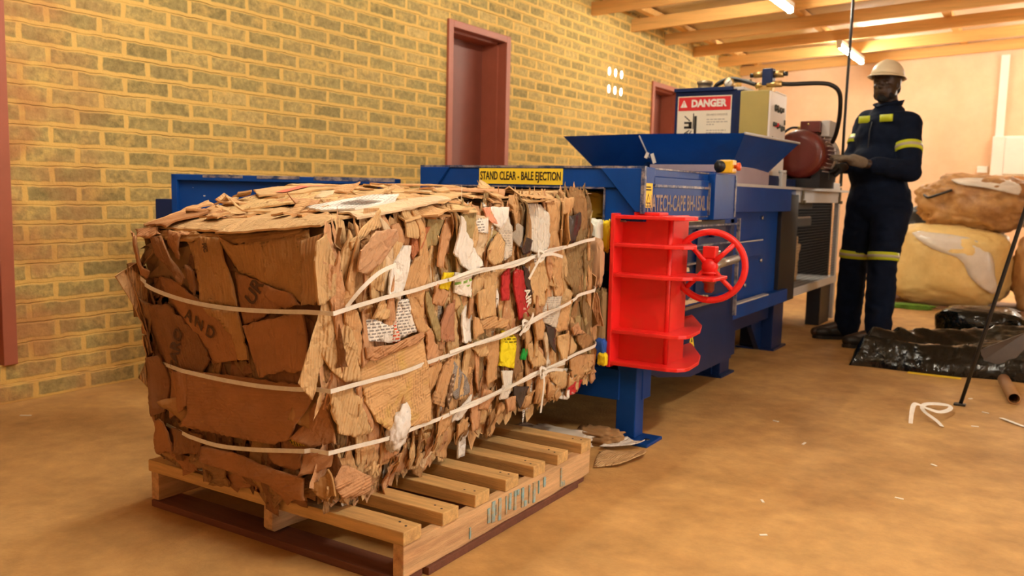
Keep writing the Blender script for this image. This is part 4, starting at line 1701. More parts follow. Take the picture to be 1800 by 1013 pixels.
HEROES = [
 ('S','cardboard_sheet','kraft_c',0.006,80,0.01,[(0.083,0.850),(0.101,0.882),(0.154,0.932),(0.180,0.900),(0.141,0.808),(0.128,0.736),(0.081,0.771)]),
 ('S','cardboard_sheet','kraft_a',0.004,90,0.014,[(0.740,0.989),(0.804,0.971),(0.812,0.784),(0.819,0.489),(0.781,0.498),(0.744,0.717),(0.732,0.884)]),
 ('S','cardboard_sheet','kraft_a',0.01,90,0.012,[(0.816,0.982),(0.872,0.980),(0.852,0.878),(0.825,0.849),(0.813,0.928)]),
 ('S','cardboard_sheet','dirty',0.002,90,0.022,[(0.870,0.754),(0.917,0.822),(0.941,0.484),(0.894,0.418),(0.833,0.572),(0.842,0.708)]),
 ('S','cardboard_sheet','kraft_d',0.004,85,0.012,[(0.890,1.018),(0.957,0.974),(0.955,0.815),(0.907,0.763),(0.899,0.913)]),
 ('S','black_film','film',0.014,80,0.012,[(0.848,0.888),(0.903,0.899),(0.907,0.824),(0.870,0.745),(0.816,0.783),(0.834,0.839)]),
 ('S','cardboard_sheet','olive',0.006,85,0.008,[(0.263,0.987),(0.306,0.972),(0.299,0.886),(0.254,0.859),(0.233,0.832),(0.247,0.937)]),
 ('S','cardboard_sheet','redbrown',0.014,75,0.008,[(0.231,0.954),(0.259,0.955),(0.235,0.881),(0.206,0.839),(0.209,0.919)]),
 ('S','cardboard_sheet','kraft_c',0.008,88,0.016,[(0.192,1.032),(0.229,1.045),(0.252,0.989),(0.247,0.950),(0.210,0.919),(0.181,0.932)]),
 ('S','cardboard_sheet','kraft_b',0.012,88,0.01,[(0.150,0.976),(0.173,0.984),(0.184,0.925),(0.161,0.828),(0.143,0.852),(0.144,0.934)]),
 ('S','cardboard_sheet','kraft_b',0.016,80,0.006,[(0.315,0.974),(0.350,0.992),(0.336,0.925),(0.322,0.874),(0.300,0.780),(0.280,0.792),(0.292,0.901)]),
 ('S','white_paper','white',0.02,85,0.007,[(0.350,0.983),(0.375,0.952),(0.381,0.909),(0.410,0.860),(0.427,0.798),(0.437,0.752),(0.406,0.723),(0.377,0.761),(0.317,0.839),(0.335,0.891)]),
 ('S','cardboard_sheet','kraft_c',0.008,70,0.012,[(0.375,0.959),(0.418,0.966),(0.429,0.870),(0.421,0.793),(0.404,0.869),(0.381,0.909)]),
 ('S','cardboard_sheet','whitebrown',0.016,90,0.005,[(0.426,0.968),(0.469,0.956),(0.465,0.877),(0.446,0.782),(0.422,0.796),(0.425,0.886)]),
 ('S','printed_label','print_w',0.0195,90,0.003,[(0.428,0.957),(0.467,0.947),(0.464,0.883),(0.428,0.898)]),
 ('S','cardboard_sheet','kraft_c',0.012,45,0.005,[(0.462,0.811),(0.512,0.880),(0.544,0.829),(0.541,0.750),(0.500,0.733),(0.458,0.774)]),
 ('S','cardboard_sheet','olive',0.004,45,0.008,[(0.462,0.874),(0.471,0.905),(0.512,0.882),(0.466,0.814)]),
 ('S','red_paper_strip','pinkred',0.014,85,0.004,[(0.460,0.993),(0.491,0.993),(0.486,0.922),(0.463,0.949)]),
 ('S','white_tag','white',0.022,85,0.003,[(0.489,0.988),(0.511,0.990),(0.554,0.983),(0.537,0.929),(0.516,0.891),(0.488,0.922)]),
 ('S','cardboard_sheet','greyprint',0.014,85,0.004,[(0.516,0.892),(0.554,0.960),(0.571,0.877),(0.568,0.762),(0.538,0.743),(0.546,0.829)]),
 ('S','cardboard_sheet','kraft_d',0.004,85,0.018,[(0.569,0.954),(0.628,0.967),(0.644,0.878),(0.606,0.831),(0.573,0.877)]),
 ('S','grey_card','greyc',0.014,85,0.005,[(0.573,0.869),(0.598,0.902),(0.629,0.873),(0.621,0.827),(0.599,0.793),(0.573,0.838)]),
 ('S','black_film','film',0.018,60,0.008,[(0.599,0.801),(0.629,0.831),(0.659,0.809),(0.644,0.757),(0.618,0.752)]),
 ('S','white_corrugated_sheet','whitecorr',0.018,88,0.008,[(0.655,0.987),(0.699,0.971),(0.729,0.917),(0.733,0.786),(0.715,0.720),(0.663,0.758),(0.636,0.808),(0.661,0.898)]),
 ('S','cardboard_sheet','kraft_c',0.006,90,0.014,[(0.660,0.738),(0.723,0.714),(0.739,0.550),(0.715,0.475),(0.668,0.500),(0.652,0.620)]),
 ('S','yellow_label','yellow',0.014,75,0.003,[(0.306,0.761),(0.343,0.750),(0.326,0.680),(0.293,0.701)]),
 ('S','printed_carton','print_green',0.018,90,0.004,[(0.347,0.749),(0.407,0.724),(0.408,0.621),(0.349,0.662)]),
 ('S','cardboard_sheet','kraft_b',0.01,60,0.012,[(0.267,0.738),(0.302,0.700),(0.325,0.672),(0.314,0.619),(0.275,0.640)]),
 ('S','cardboard_sheet','kraft_c',0.012,85,0.012,[(0.422,0.698),(0.447,0.727),(0.509,0.702),(0.509,0.502),(0.449,0.524),(0.410,0.643)]),
 ('S','cardboard_sheet','kraft_a',0.016,5,0.012,[(0.443,0.513),(0.502,0.506),(0.558,0.469),(0.544,0.435),(0.450,0.466)]),
 ('S','red_carton','redc',0.018,80,0.006,[(0.585,0.699),(0.614,0.679),(0.639,0.551),(0.654,0.471),(0.645,0.449),(0.602,0.450),(0.577,0.604),(0.570,0.684)]),
 ('S','red_carton','redc',0.012,80,0.006,[(0.535,0.679),(0.574,0.705),(0.562,0.608),(0.564,0.557),(0.536,0.563)]),
 ('S','plastic_strip','film',0.01,70,0.008,[(0.614,0.703),(0.641,0.679),(0.668,0.558),(0.652,0.546),(0.631,0.618)]),
 ('S','cardboard_sheet','olive',0.01,80,0.006,[(0.252,0.699),(0.263,0.696),(0.283,0.630),(0.298,0.555),(0.320,0.469),(0.294,0.480),(0.264,0.603)]),
 ('S','cardboard_sheet','redbrown2',0.014,70,0.006,[(0.301,0.554),(0.320,0.603),(0.349,0.635),(0.352,0.455),(0.305,0.475)]),
 ('S','cardboard_sheet','kraft_a',0.018,80,0.01,[(0.183,0.732),(0.214,0.708),(0.232,0.649),(0.249,0.575),(0.274,0.524),(0.239,0.511),(0.206,0.605),(0.189,0.690)]),
 ('S','cardboard_sheet','kraft_a',0.016,65,0.006,[(0.212,0.840),(0.233,0.849),(0.251,0.777),(0.234,0.645),(0.180,0.739)]),
 ('S','white_strip','white',0.014,85,0.006,[(0.380,0.560),(0.407,0.609),(0.416,0.546),(0.414,0.427),(0.373,0.445)]),
 ('S','white_strip','white',0.018,80,0.006,[(0.174,0.901),(0.196,0.896),(0.194,0.819),(0.178,0.740),(0.159,0.699),(0.127,0.735),(0.141,0.808)]),
 ('S','white_strip','print_w',0.021,85,0.006,[(0.157,0.704),(0.186,0.695),(0.216,0.594),(0.223,0.557),(0.171,0.548),(0.158,0.610)]),
 ('S','cardboard_sheet','pinkbrown',0.03,35,0.006,[(0.034,0.845),(0.029,0.921),(0.085,0.976),(0.143,0.971),(0.145,0.940),(0.102,0.860),(0.064,0.822)]),
 ('S','cardboard_sheet','kraft_c',0.012,40,0.01,[(0.027,0.948),(0.053,0.984),(0.094,1.012),(0.122,1.043),(0.128,0.981),(0.081,0.972),(0.032,0.917)]),
 ('S','printed_paper','print_w',0.016,85,0.003,[(0.078,0.655),(0.149,0.610),(0.146,0.542),(0.071,0.580)]),
 ('S','red_printed_strip','print_red',0.019,85,0.003,[(0.150,0.629),(0.166,0.575),(0.171,0.532),(0.143,0.543)]),
 ('S','cardboard_sheet','kraft_c',0.014,50,0.006,[(0.091,0.699),(0.121,0.726),(0.145,0.661),(0.150,0.626),(0.083,0.658)]),
 ('S','cardboard_sheet','kraft_c',0.012,80,0.018,[(-0.010,0.620),(0.009,0.698),(0.029,0.648),(0.047,0.574),(0.062,0.485),(0.060,0.440),(0.031,0.446),(-0.002,0.507),(-0.015,0.566)]),
 ('S','cardboard_sheet','kraft_a',0.018,88,0.008,[(0.009,0.713),(0.044,0.705),(0.062,0.649),(0.064,0.484),(0.053,0.517),(0.030,0.626)]),
 ('S','cardboard_sheet','kraft_c',0.016,75,0.016,[(-0.006,0.438),(0.044,0.421),(0.069,0.334),(0.095,0.228),(0.054,0.235),(0.010,0.272),(-0.001,0.328)]),
 ('S','cardboard_sheet','kraft_b',0.014,78,0.01,[(0.044,0.421),(0.063,0.429),(0.092,0.306),(0.114,0.231),(0.097,0.223),(0.069,0.334)]),
 ('S','printed_carton_side','print_ck',0.022,8,0.007,[(0.068,0.510),(0.091,0.508),(0.172,0.505),(0.239,0.545),(0.245,0.437),(0.261,0.318),(0.265,0.243),(0.261,0.173),(0.146,0.192),(0.104,0.261),(0.082,0.336),(0.066,0.428)]),
 ('S','carton_flap','kraft_b',0.027,15,0.005,[(0.064,0.562),(0.143,0.537),(0.229,0.550),(0.237,0.531),(0.224,0.511),(0.091,0.499),(0.067,0.519)]),
 ('S','cardboard_sheet','kraft_b',0.016,60,0.01,[(0.239,0.545),(0.263,0.550),(0.288,0.469),(0.285,0.408),(0.261,0.394),(0.249,0.446)]),
 ('S','cardboard_sheet','kraft_a',0.012,70,0.016,[(0.257,0.391),(0.289,0.406),(0.308,0.382),(0.287,0.304),(0.263,0.275),(0.256,0.351)]),
 ('S','printed_card','print_k',0.022,68,0.004,[(0.308,0.366),(0.347,0.421),(0.332,0.312),(0.309,0.197),(0.279,0.235),(0.295,0.310)]),
 ('S','dark_card','dark_print',0.018,68,0.004,[(0.333,0.312),(0.349,0.320),(0.344,0.220),(0.317,0.190),(0.310,0.228)]),
 ('S','grey_plastic','greyplast',0.018,55,0.01,[(0.342,0.350),(0.357,0.369),(0.393,0.281),(0.408,0.207),(0.359,0.200),(0.343,0.264)]),
 ('S','white_scrap','white',0.02,60,0.006,[(0.343,0.129),(0.410,0.198),(0.404,0.151),(0.377,0.118),(0.345,0.108)]),
 ('S','cardboard_sheet','kraft_a',0.02,70,0.01,[(0.262,0.115),(0.301,0.170),(0.343,0.162),(0.335,0.107),(0.299,0.065),(0.271,0.035),(0.259,0.048)]),
 ('S','cardboard_sheet','kraft_a',0.018,80,0.012,[(0.352,0.102),(0.400,0.101),(0.400,0.044),(0.361,0.025)]),
 ('S','cardboard_sheet','kraft_b',0.014,88,0.01,[(0.403,0.165),(0.438,0.168),(0.440,0.020),(0.409,0.033)]),
 ('S','cardboard_sheet','kraft_c',0.014,88,0.008,[(0.415,0.642),(0.506,0.646),(0.504,0.506),(0.440,0.517),(0.423,0.575)]),
 ('S','cardboard_sheet','kraft_a',0.012,88,0.01,[(0.467,0.415),(0.523,0.419),(0.520,0.300),(0.515,0.210),(0.474,0.196),(0.483,0.295)]),
 ('S','cardboard_sheet','kraft_c',0.016,70,0.012,[(0.409,0.434),(0.467,0.415),(0.473,0.339),(0.446,0.344),(0.416,0.393)]),
 ('S','cardboard_sheet','kraft_a',0.016,80,0.012,[(0.410,0.542),(0.440,0.520),(0.455,0.453),(0.413,0.438)]),
 ('S','yellow_label','print_y',0.022,82,0.004,[(0.538,0.424),(0.564,0.408),(0.583,0.370),(0.575,0.231),(0.525,0.267),(0.534,0.363)]),
 ('S','white_scrap','whitecorr',0.02,80,0.008,[(0.512,0.252),(0.575,0.220),(0.566,0.160),(0.546,0.104),(0.508,0.121),(0.525,0.181)]),
 ('S','cardboard_sheet','kraft_d',0.006,88,0.016,[(0.585,0.387),(0.628,0.381),(0.618,0.193),(0.581,0.169),(0.578,0.272)]),
 ('S','green_scrap','green',0.018,60,0.004,[(0.624,0.299),(0.651,0.305),(0.636,0.293),(0.627,0.246),(0.613,0.254)]),
 ('S','cardboard_sheet','kraft_c',0.014,85,0.014,[(0.633,0.319),(0.661,0.325),(0.706,0.236),(0.730,0.174),(0.661,0.183),(0.642,0.242)]),
 ('S','cardboard_sheet','kraft_a',0.014,88,0.01,[(0.650,0.420),(0.701,0.437),(0.718,0.375),(0.706,0.311),(0.661,0.325)]),
 ('S','clear_plastic_sheet','greyprint',0.016,80,0.008,[(0.712,0.408),(0.741,0.509),(0.804,0.493),(0.773,0.338),(0.724,0.385)]),
 ('S','black_film','film',0.018,80,0.008,[(0.724,0.378),(0.773,0.332),(0.761,0.220),(0.740,0.271)]),
 ('S','cardboard_sheet','kraft_a',0.016,88,0.008,[(0.790,0.441),(0.835,0.464),(0.829,0.310),(0.778,0.306)]),
 ('S','cardboard_sheet','kraft_b',0.02,50,0.006,[(0.840,0.315),(0.876,0.330),(0.922,0.249),(0.856,0.269)]),
 ('S','cardboard_sheet','kraft_d',0.018,50,0.008,[(0.859,0.264),(0.919,0.249),(0.959,0.214),(0.952,0.149),(0.898,0.173)]),
 ('S','cardboard_sheet','kraft_c',0.014,80,0.018,[(0.778,0.293),(0.840,0.299),(0.891,0.176),(0.846,0.158),(0.790,0.171)]),
 ('S','red_carton_end','redc',0.024,60,0.004,[(0.841,-0.070),(0.859,0.010),(0.916,-0.005),(0.909,-0.038),(0.886,-0.059)]),
 ('S','white_scrap','white',0.024,60,0.006,[(0.801,-0.019),(0.851,-0.026),(0.851,-0.067),(0.838,-0.073),(0.813,-0.052)]),
 ('S','dark_plastic_bag','film',0.02,70,0.012,[(0.581,0.148),(0.651,0.102),(0.629,0.046),(0.603,0.021),(0.580,0.092)]),
 ('S','cardboard_sheet','kraft_a',0.012,85,0.022,[(0.678,0.137),(0.730,0.124),(0.783,-0.009),(0.730,-0.027),(0.678,-0.002),(0.673,0.065)]),
 ('S','cardboard_sheet','kraft_c',0.014,85,0.022,[(0.741,0.130),(0.820,0.097),(0.845,0.017),(0.820,-0.002),(0.783,0.005)]),
 ('S','cardboard_sheet','kraft_a',0.016,85,0.016,[(0.833,0.150),(0.891,0.149),(0.958,0.118),(0.943,0.014),(0.890,0.007),(0.845,0.038)]),
 ('S','cardboard_sheet','kraft_b',0.016,85,0.014,[(0.453,0.202),(0.501,0.159),(0.506,0.133),(0.468,0.091),(0.444,0.110)]),
 ('S','cardboard_sheet','kraft_b',0.014,80,0.014,[(0.546,0.099),(0.581,0.097),(0.582,0.024),(0.551,0.024)]),
 ('S','cardboard_sheet','kraft_a',0.014,85,0.016,[(0.618,0.034),(0.651,0.090),(0.659,0.010),(0.635,-0.007)]),
 ('F','cardboard_panel','kd1',0.006,100,0.006,[(0.556,0.835),(0.729,0.792),(0.785,0.718),(0.662,0.657),(0.588,0.637),(0.562,0.751)]),
 ('F','cardboard_panel','kd3',0.004,110,0.01,[(0.029,0.680),(0.164,0.688),(0.326,0.560),(0.395,0.482),(0.328,0.401),(0.054,0.396),(-0.001,0.531)]),
 ('F','cardboard_panel','kd1',0.01,115,0.007,[(0.101,0.806),(0.191,0.793),(0.410,0.697),(0.542,0.594),(0.562,0.499),(0.393,0.461),(0.307,0.516),(0.156,0.682)]),
 ('F','cardboard_panel','kd2',0.01,100,0.006,[(0.496,0.975),(0.553,0.940),(0.724,0.959),(0.901,0.982),(0.919,0.850),(0.898,0.729),(0.847,0.750),(0.723,0.797),(0.562,0.836),(0.519,0.910)]),
 ('F','cardboard_panel','kd2',0.018,95,0.006,[(0.410,0.692),(0.571,0.691),(0.597,0.603),(0.625,0.505),(0.569,0.500),(0.542,0.594),(0.488,0.645)]),
 ('F','cardboard_panel','kd2',0.016,95,0.008,[(0.283,0.981),(0.490,0.965),(0.524,0.865),(0.555,0.780),(0.572,0.709),(0.372,0.708),(0.367,0.783),(0.331,0.887)]),
 ('F','cardboard_flap','kd1',0.014,60,0.012,[(0.729,0.797),(0.840,0.764),(0.880,0.728),(0.810,0.709),(0.773,0.722),(0.722,0.768)]),
 ('F','cardboard_flap','kd3',0.018,120,0.01,[(0.110,0.971),(0.171,0.979),(0.206,0.928),(0.251,0.864),(0.298,0.807),(0.286,0.778),(0.198,0.858),(0.129,0.905)]),
 ('F','cardboard_flap','kd1',0.01,115,0.012,[(0.184,1.003),(0.284,0.986),(0.252,0.880),(0.206,0.928)]),
 ('F','cardboard_flap','kd1',0.022,115,0.01,[(-0.037,1.000),(0.023,0.980),(0.041,0.943),(0.053,0.854),(0.105,0.828),(0.084,0.799),(0.017,0.826),(-0.018,0.909)]),
 ('F','cardboard_flap','kraft_b',0.018,30,0.01,[(-0.004,1.008),(0.112,1.017),(0.171,0.984),(0.117,0.968),(0.030,0.974)]),
 ('F','torn_edge','kd2',0.004,5,0.008,[(0.042,1.004),(0.292,0.994),(0.469,0.980),(0.663,0.993),(0.890,0.996),(0.902,0.973),(0.662,0.935),(0.468,0.955),(0.274,0.954),(0.052,0.966)]),
 ('F','cardboard_flap','kd3',0.01,115,0.01,[(0.301,0.860),(0.342,0.835),(0.356,0.741),(0.321,0.760),(0.303,0.797)]),
 ('F','cardboard_panel','kd1',0.014,95,0.005,[(0.608,0.635),(0.779,0.679),(0.909,0.710),(0.922,0.598),(0.936,0.496),(0.779,0.475),(0.690,0.446),(0.639,0.574)]),
 ('F','cardboard_panel','kd1',0.018,5,0.006,[(0.268,0.423),(0.694,0.435),(0.952,0.439),(0.935,0.382),(0.881,0.305),(0.834,0.231),(0.767,0.200),(0.547,0.192),(0.209,0.183),(0.257,0.244)]),
 ('F','cardboard_flap','kd1',0.008,70,0.01,[(0.858,0.242),(0.942,0.377),(0.980,0.396),(1.030,0.238),(0.948,0.216)]),
 ('F','yellow_film_scrap','yellowdark',0.013,40,0.006,[(0.830,0.223),(0.866,0.248),(0.944,0.220),(0.851,0.208)]),
 ('F','cardboard_roll','kd1',0.028,10,0.01,[(0.344,0.123),(0.544,0.135),(0.688,0.116),(0.937,0.108),(0.940,0.026),(0.896,0.020),(0.740,0.046),(0.339,0.063)]),
 ('F','cardboard_wad','kd3',0.012,100,0.02,[(0.013,0.449),(0.081,0.467),(0.127,0.360),(0.110,0.229),(0.054,0.205),(0.004,0.324)]),
 ('F','cardboard_wad','kd1',0.01,100,0.018,[(0.128,0.404),(0.268,0.423),(0.256,0.277),(0.121,0.196)]),
 ('F','cardboard_wad','kd1',0.014,40,0.014,[(0.024,0.178),(0.117,0.206),(0.140,0.063),(0.023,0.032)]),
 ('F','cardboard_wad','kd3',0.01,80,0.018,[(0.148,0.167),(0.318,0.161),(0.310,0.074),(0.155,0.059)]),
 ('F','cardboard_wad','kd1',0.014,30,0.02,[(0.715,0.164),(0.900,0.190),(0.922,0.144),(0.860,0.115),(0.741,0.129)]),
 ('F','cardboard_wad','kd1',0.016,60,0.02,[(0.916,0.193),(1.023,0.217),(1.018,0.152),(0.943,0.124)]),
 ('S','carton_end','kraft_b',0.03,5,0.006,[(0.013,0.138),(0.037,0.136),(0.089,0.063),(0.089,-0.010),(0.022,0.025),(0.004,0.081)]),
 ('F','carton_end','kd2',0.02,95,0.006,[(0.968,0.082),(1.031,0.153),(1.057,0.053),(1.000,0.033)]),
 ('S','cardboard_sheet','kraft_c',0.01,88,0.01,[(-0.054,0.902),(-0.043,0.964),(-0.018,0.985),(0.001,0.887),(0.000,0.771),(-0.022,0.742),(-0.044,0.750)]),
 ('F','corrugated_sheet','corr',0.014,92,0.008,[(0.880,0.955),(0.969,0.982),(0.981,0.887),(0.977,0.770),(0.949,0.732),(0.904,0.730),(0.886,0.840),(0.904,0.886)]),
]
STRAPS = [
 ([(0.046, 0.798), (0.12, 0.759), (0.267, 0.725), (0.426, 0.706), (0.607, 0.699), (0.779, 0.702), (0.93, 0.709)],[(-0.012, 0.725), (0.182, 0.726), (0.369, 0.732), (0.545, 0.732), (0.879, 0.747)]),
 ([(0.265, 0.427), (0.471, 0.418), (0.69, 0.417), (0.865, 0.426), (0.955, 0.436)],[(0.002, 0.449), (0.09, 0.429), (0.222, 0.418), (0.414, 0.421), (0.596, 0.423), (0.838, 0.457), (0.877, 0.473)]),
 ([(0.28, 0.157), (0.454, 0.149), (0.653, 0.167), (0.84, 0.194), (0.971, 0.214)],[(0.014, 0.216), (0.111, 0.186), (0.262, 0.166), (0.438, 0.164), (0.597, 0.159), (0.866, 0.167)]),
]

TOPH = [
    ('T', 'printed_board_top', 'print_top', .016, 80, .004, [(.02, .22), (.10, .15), (.34, .14), (.52, .22), (.60, .42), (.62, .62), (.42, .66), (.22, .58), (.05, .45)]),
    ('T', 'cardboard_sheet', 'kraft_c', .014, 10, .006, [(.45, .22), (.80, .16), (.98, .20), (1.0, .33), (.92, .52), (.72, .60), (.52, .50)]),
    ('T', 'cardboard_flap_top', 'kraft_c', .012, 5, .005, [(-.02, .02), (.3, .0), (.62, -.015), (.93, .01), (.97, .08), (.7, .15), (.3, .15), (.02, .12)]),
    ('T', 'torn_front_flap', 'kraft_c', .018, 95, .004, [(.48, -.02), (.60, -.035), (.75, -.02), (.95, -.005), (.96, .05), (.7, .07), (.5, .05)]),
    ('T', 'white_shipping_label', 'print_w', .024, 70, .002, [(.66, .12), (.80, .085), (.93, .10), (.95, .20), (.86, .28), (.76, .26)]),
    ('T', 'printed_sheet', 'whitebrown', .020, 60, .004, [(.88, .08), (1.0, .06), (1.01, .22), (.99, .36), (.93, .36), (.92, .2)]),
    ('T', 'cardboard_sheet', 'kraft_c', .020, 20, .006, [(.05, .30), (.2, .24), (.34, .30), (.38, .44), (.30, .54), (.10, .52)]),
    ('T', 'cardboard_sheet', 'kraft_a', .030, 5, .010, [(.30, .55), (.48, .50), (.62, .56), (.64, .70), (.5, .76), (.32, .72)]),
    ('T', 'cardboard_sheet', 'kraft_c', .022, 15, .008, [(.0, .42), (.16, .40), (.30, .52), (.22, .62), (.02, .60)]),
    ('T', 'cardboard_sheet', 'kraft_b', .020, 40, .008, [(.62, .52), (.92, .46), (1.0, .56), (.9, .66), (.68, .66)]),
    ('T', 'cardboard_sheet', 'kraft_c', .014, 5, .006, [(.70, .64), (.99, .62), (1.01, .78), (.8, .82)]),
    ('T', 'cardboard_sheet', 'kraft_c', .014, 0, .006, [(.4, .78), (.8, .74), (.95, .82), (.90, .93), (.5, .94)]),
    ('T', 'cardboard_wad', 'kraft_a', .020, 20, .016, [(-.03, .03), (.05, .0), (.12, .05), (.10, .16), (.0, .18)]),
    ('T', 'cardboard_wad', 'kd1', .022, 60, .016, [(.06, .0), (.20, -.01), (.22, .09), (.10, .12)]),
]
allh = HEROES + TOPH
ATF = {}
for i, (face, nm, mk, d0, ang, amp, poly) in enumerate(allh):
    bmh = bmesh.new()
    cu = .02 if face == 'S' else (.03 if face == 'F' else .05)
    if nm.startswith('printed') or 'label' in nm or 'tag' in nm:
        cu = 0
    ATF[i] = sheet_mesh(bmh, face, poly, d0 + .0045, ang, amp, 3000 + i * 7, step=.0105 if face != 'T' else .014, curl=cu * (.3 if face == 'T' else 1), jag=.004, flat=.5 if face == 'T' else 1, tk=0 if face == 'T' else (.22 if face == 'S' else .12))
    me = bpy.data.meshes.new(nm)
    bmh.to_mesh(me)
    bmh.free()
    mesh_obj(nm, me, CARD[mk], bale)


def on_face(me, face, u, v, size_rot, at, lift):
    """wrap flat lettering (local xy, metres) onto a sheet"""
    Wf, Hf = FS[face]
    a = math.radians(size_rot)
    for q in me.vertices:
        x, y, z = q.co
        X = u * Wf + x * math.cos(a) - y * math.sin(a)
        Y = v * Hf + x * math.sin(a) + y * math.cos(a)
        q.co = at(X, Y, lift + z * .3)
    return me


def hero_at(face, u, v):
    """topmost sheet over that spot"""
    best = None
    for i, h in enumerate(allh):
        if h[0] != face:
            continue
        P = h[6]
        ins = False
        for k in range(len(P)):
            (x1, y1), (x2, y2) = P[k], P[k - 1]
            if (y1 > v) != (y2 > v) and u < (x2 - x1) * (v - y1) / (y2 - y1) + x1:
                ins = not ins
        if ins and (best is None or h[3] >= allh[best][3]):
            best = i
    return ATF.get(best)


def stamp(s, face, u, v, size, rot, mat, lift=.0035, bold=.001):
    at = hero_at(face, u, v)
    if at is None:
        return
    c = text_mesh(s, size, (0, 0, 0), (1, 0, 0), (0, 1, 0), depth=.0008, bold=bold)
    bmt = bmesh.new()
    bmt.from_mesh(c)
    bmesh.ops.subdivide_edges(bmt, edges=[e for e in bmt.edges if e.calc_length() > size * .2], cuts=2)
    bmt.to_mesh(c)
    bmt.free()
    mesh_obj('printed_word', on_face(c, face, u, v, rot, at, lift), mat, bale)


DIM_INK = M('faded_print', (.10, .05, .025), rough=.8)
stamp('UR', 'F', .655, .765, .052, 55, DIM_INK)
stamp('H', 'F', .46, .185, .030, -85, DIM_INK)
stamp('A N D', 'F', .35, .62, .045, -25, DIM_INK, .005)
stamp('CARO', 'F', .20, .50, .045, 75, DIM_INK, .005)
stamp('AIR', 'S', .637, .545, .040, -75, WHITE_INK)
stamp('MC', 'F', .41, .93, .016, -80, DIM_INK)


def bar(name, face, u, v, w, l, rot, mat, lift=.0035):
    at = hero_at(face, u, v)
    if at is None:
        return
    bmr = bmesh.new()
    bmesh.ops.create_grid(bmr, x_segments=8, y_segments=16, size=.5)
    for q in bmr.verts:
        q.co.x *= w
        q.co.y *= l
    me = bpy.data.meshes.new(name)
    bmr.to_mesh(me)
    bmr.free()
    mesh_obj(name, on_face(me, face, u, v, rot, at, lift), mat, bale)


bar('printed_red_bar', 'T', .235, .35, .04, .20, 5, M('faded_red_print', (.72, .16, .10), rough=.7))
for k in range(16):
    bar('barcode_line', 'T', .80 + .0075 * k, .165, .003 if k % 3 else .0045, .06, -8, DIM_INK, .003)

# --- straps
SX = {'F': (0, 1), 'S': (0, 1)}
for si, (fp, sp) in enumerate(STRAPS):
    pts, nrm = [], []

    def sm2(P, n=6):
        return [(q.x, q.y) for q in smooth_path([(a, b, 0) for a, b in P], n)]
    # closed loop: left side, front, right side
    vF0, vS1 = fp[0][1], sp[-1][1]
    for k in range(7):
        u = .0 + k / 6 * .98
        v = vS1 + (vF0 - vS1) * (k / 6) ** 2
        pts.append(fpos('L', u, v) + fnorm('L', u, v) * .03)
        nrm.append(fnorm('L', u, v))
    for (u, v) in sm2(fp):
        lift = .034 if .08 < u < .95 else .026
        pts.append(fpos('F', u, v) + fnorm('F', u, v) * lift)
        nrm.append(fnorm('F', u, v))
    cnr = fpos('F', 1, fp[-1][1])
    pts.append(cnr + Vector((.026, -.022, .0)))
    nrm.append(Vector((.7, -.7, 0)))
    for (u, v) in sm2(sp + [(.97, sp[-1][1])]):
        if u < .03:
            continue
        pts.append(fpos('S', u, v) + fnorm('S', u, v) * (.034 + .003 * math.sin(u * 40 + si)))
        nrm.append(fnorm('S', u, v))
    for k in range(5):
        u = .02 + k / 4 * .96
        pts.append(fpos('B', u, vS1) + fnorm('B', u, vS1) * .016)
        nrm.append(fnorm('B', u, vS1))
    pts[-6] = fpos('S', .985, vS1) + fnorm('S', .985, vS1) * .022
    mb = MB()
    mb.ribbon(pts, nrm, .0108, .0014)
    # second, slightly twisted lap that crosses the first near the knot
    p2, n2 = [], []
    for (u, v) in sm2(sp):
        if .30 < u < .80:
            t = (u - .30) / .5
            p2.append(fpos('S', u, v + .012 * math.sin(t * 9 + si)) + fnorm('S', u, v) * (.037 + .004 * math.sin(t * 14)))
            n2.append(fnorm('S', u, v + .1) + Vector((0, 0, .5 * math.sin(t * 12))))
    mb.ribbon(p2, n2, .009, .0014)
    mb.build('strap', STRAP, bale)


def svec(u, v, d=.04):
    return fpos('S', u, v) + fnorm('S', u, v) * d


for (u, v, tails) in ((.668, .735, ((.10, -.03), (-.06, -.09))), (.60, .425, ((.03, .05), (-.03, -.03))), (.68, .160, ((.09, -.03), (-.015, -.19)))):
    mb = MB()
    a = [svec(u + .014 * math.cos(t), v + .026 * math.sin(t), .044 + .005 * math.cos(2 * t)) for t in [k * .7 for k in range(10)]]
    mb.ribbon(a, fnorm('S', u, v) + Vector((0, 0, .4)), .010, .0014)
    for (du, dv) in tails:
        b_ = [svec(u, v, .046), svec(u + du * .4, v + dv * .3 + .01, .055), svec(u + du, v + dv, .050)]
        mb.ribbon(smooth_path(b_, 5), fnorm('S', u, v), .010, .0014)
    mb.build('strap_knot', STRAP, bale)
mb = MB()
mb.ribbon(smooth_path([svec(.012, .725, .03), svec(.03, .79, .055), svec(.07, .835, .062), svec(.125, .845, .05)], 8), fnorm('S', .5, .5) + Vector((0, 0, .5)), .010, .0012)
mb.build('strap_tail', STRAP, bale)

# crumpled white bag caught under the lowest strap
bmw = bmesh.new()
bmesh.ops.create_icosphere(bmw, subdivisions=4, radius=1)
cw = svec(.165, .205, .03)
for q in bmw.verts:
    n = q.co.normalized()
    k = 1 + .28 * (1 - 2 * abs(mn.noise(n * 3.1))) + .15 * mn.noise(n * 8)
    q.co = cw + Vector((n.x * .022 * k, n.y * .032 * k + n.z * .018, n.z * .052 * k))
for f in bmw.faces:
    f.smooth = True
me = bpy.data.meshes.new('white_plastic_wad')
bmw.to_mesh(me)
bmw.free()
mesh_obj('white_plastic_wad', me, M('thin_white_plastic', (.80, .76, .72), rough=.3, var=.1, bump=.5, bscale=40), bale)
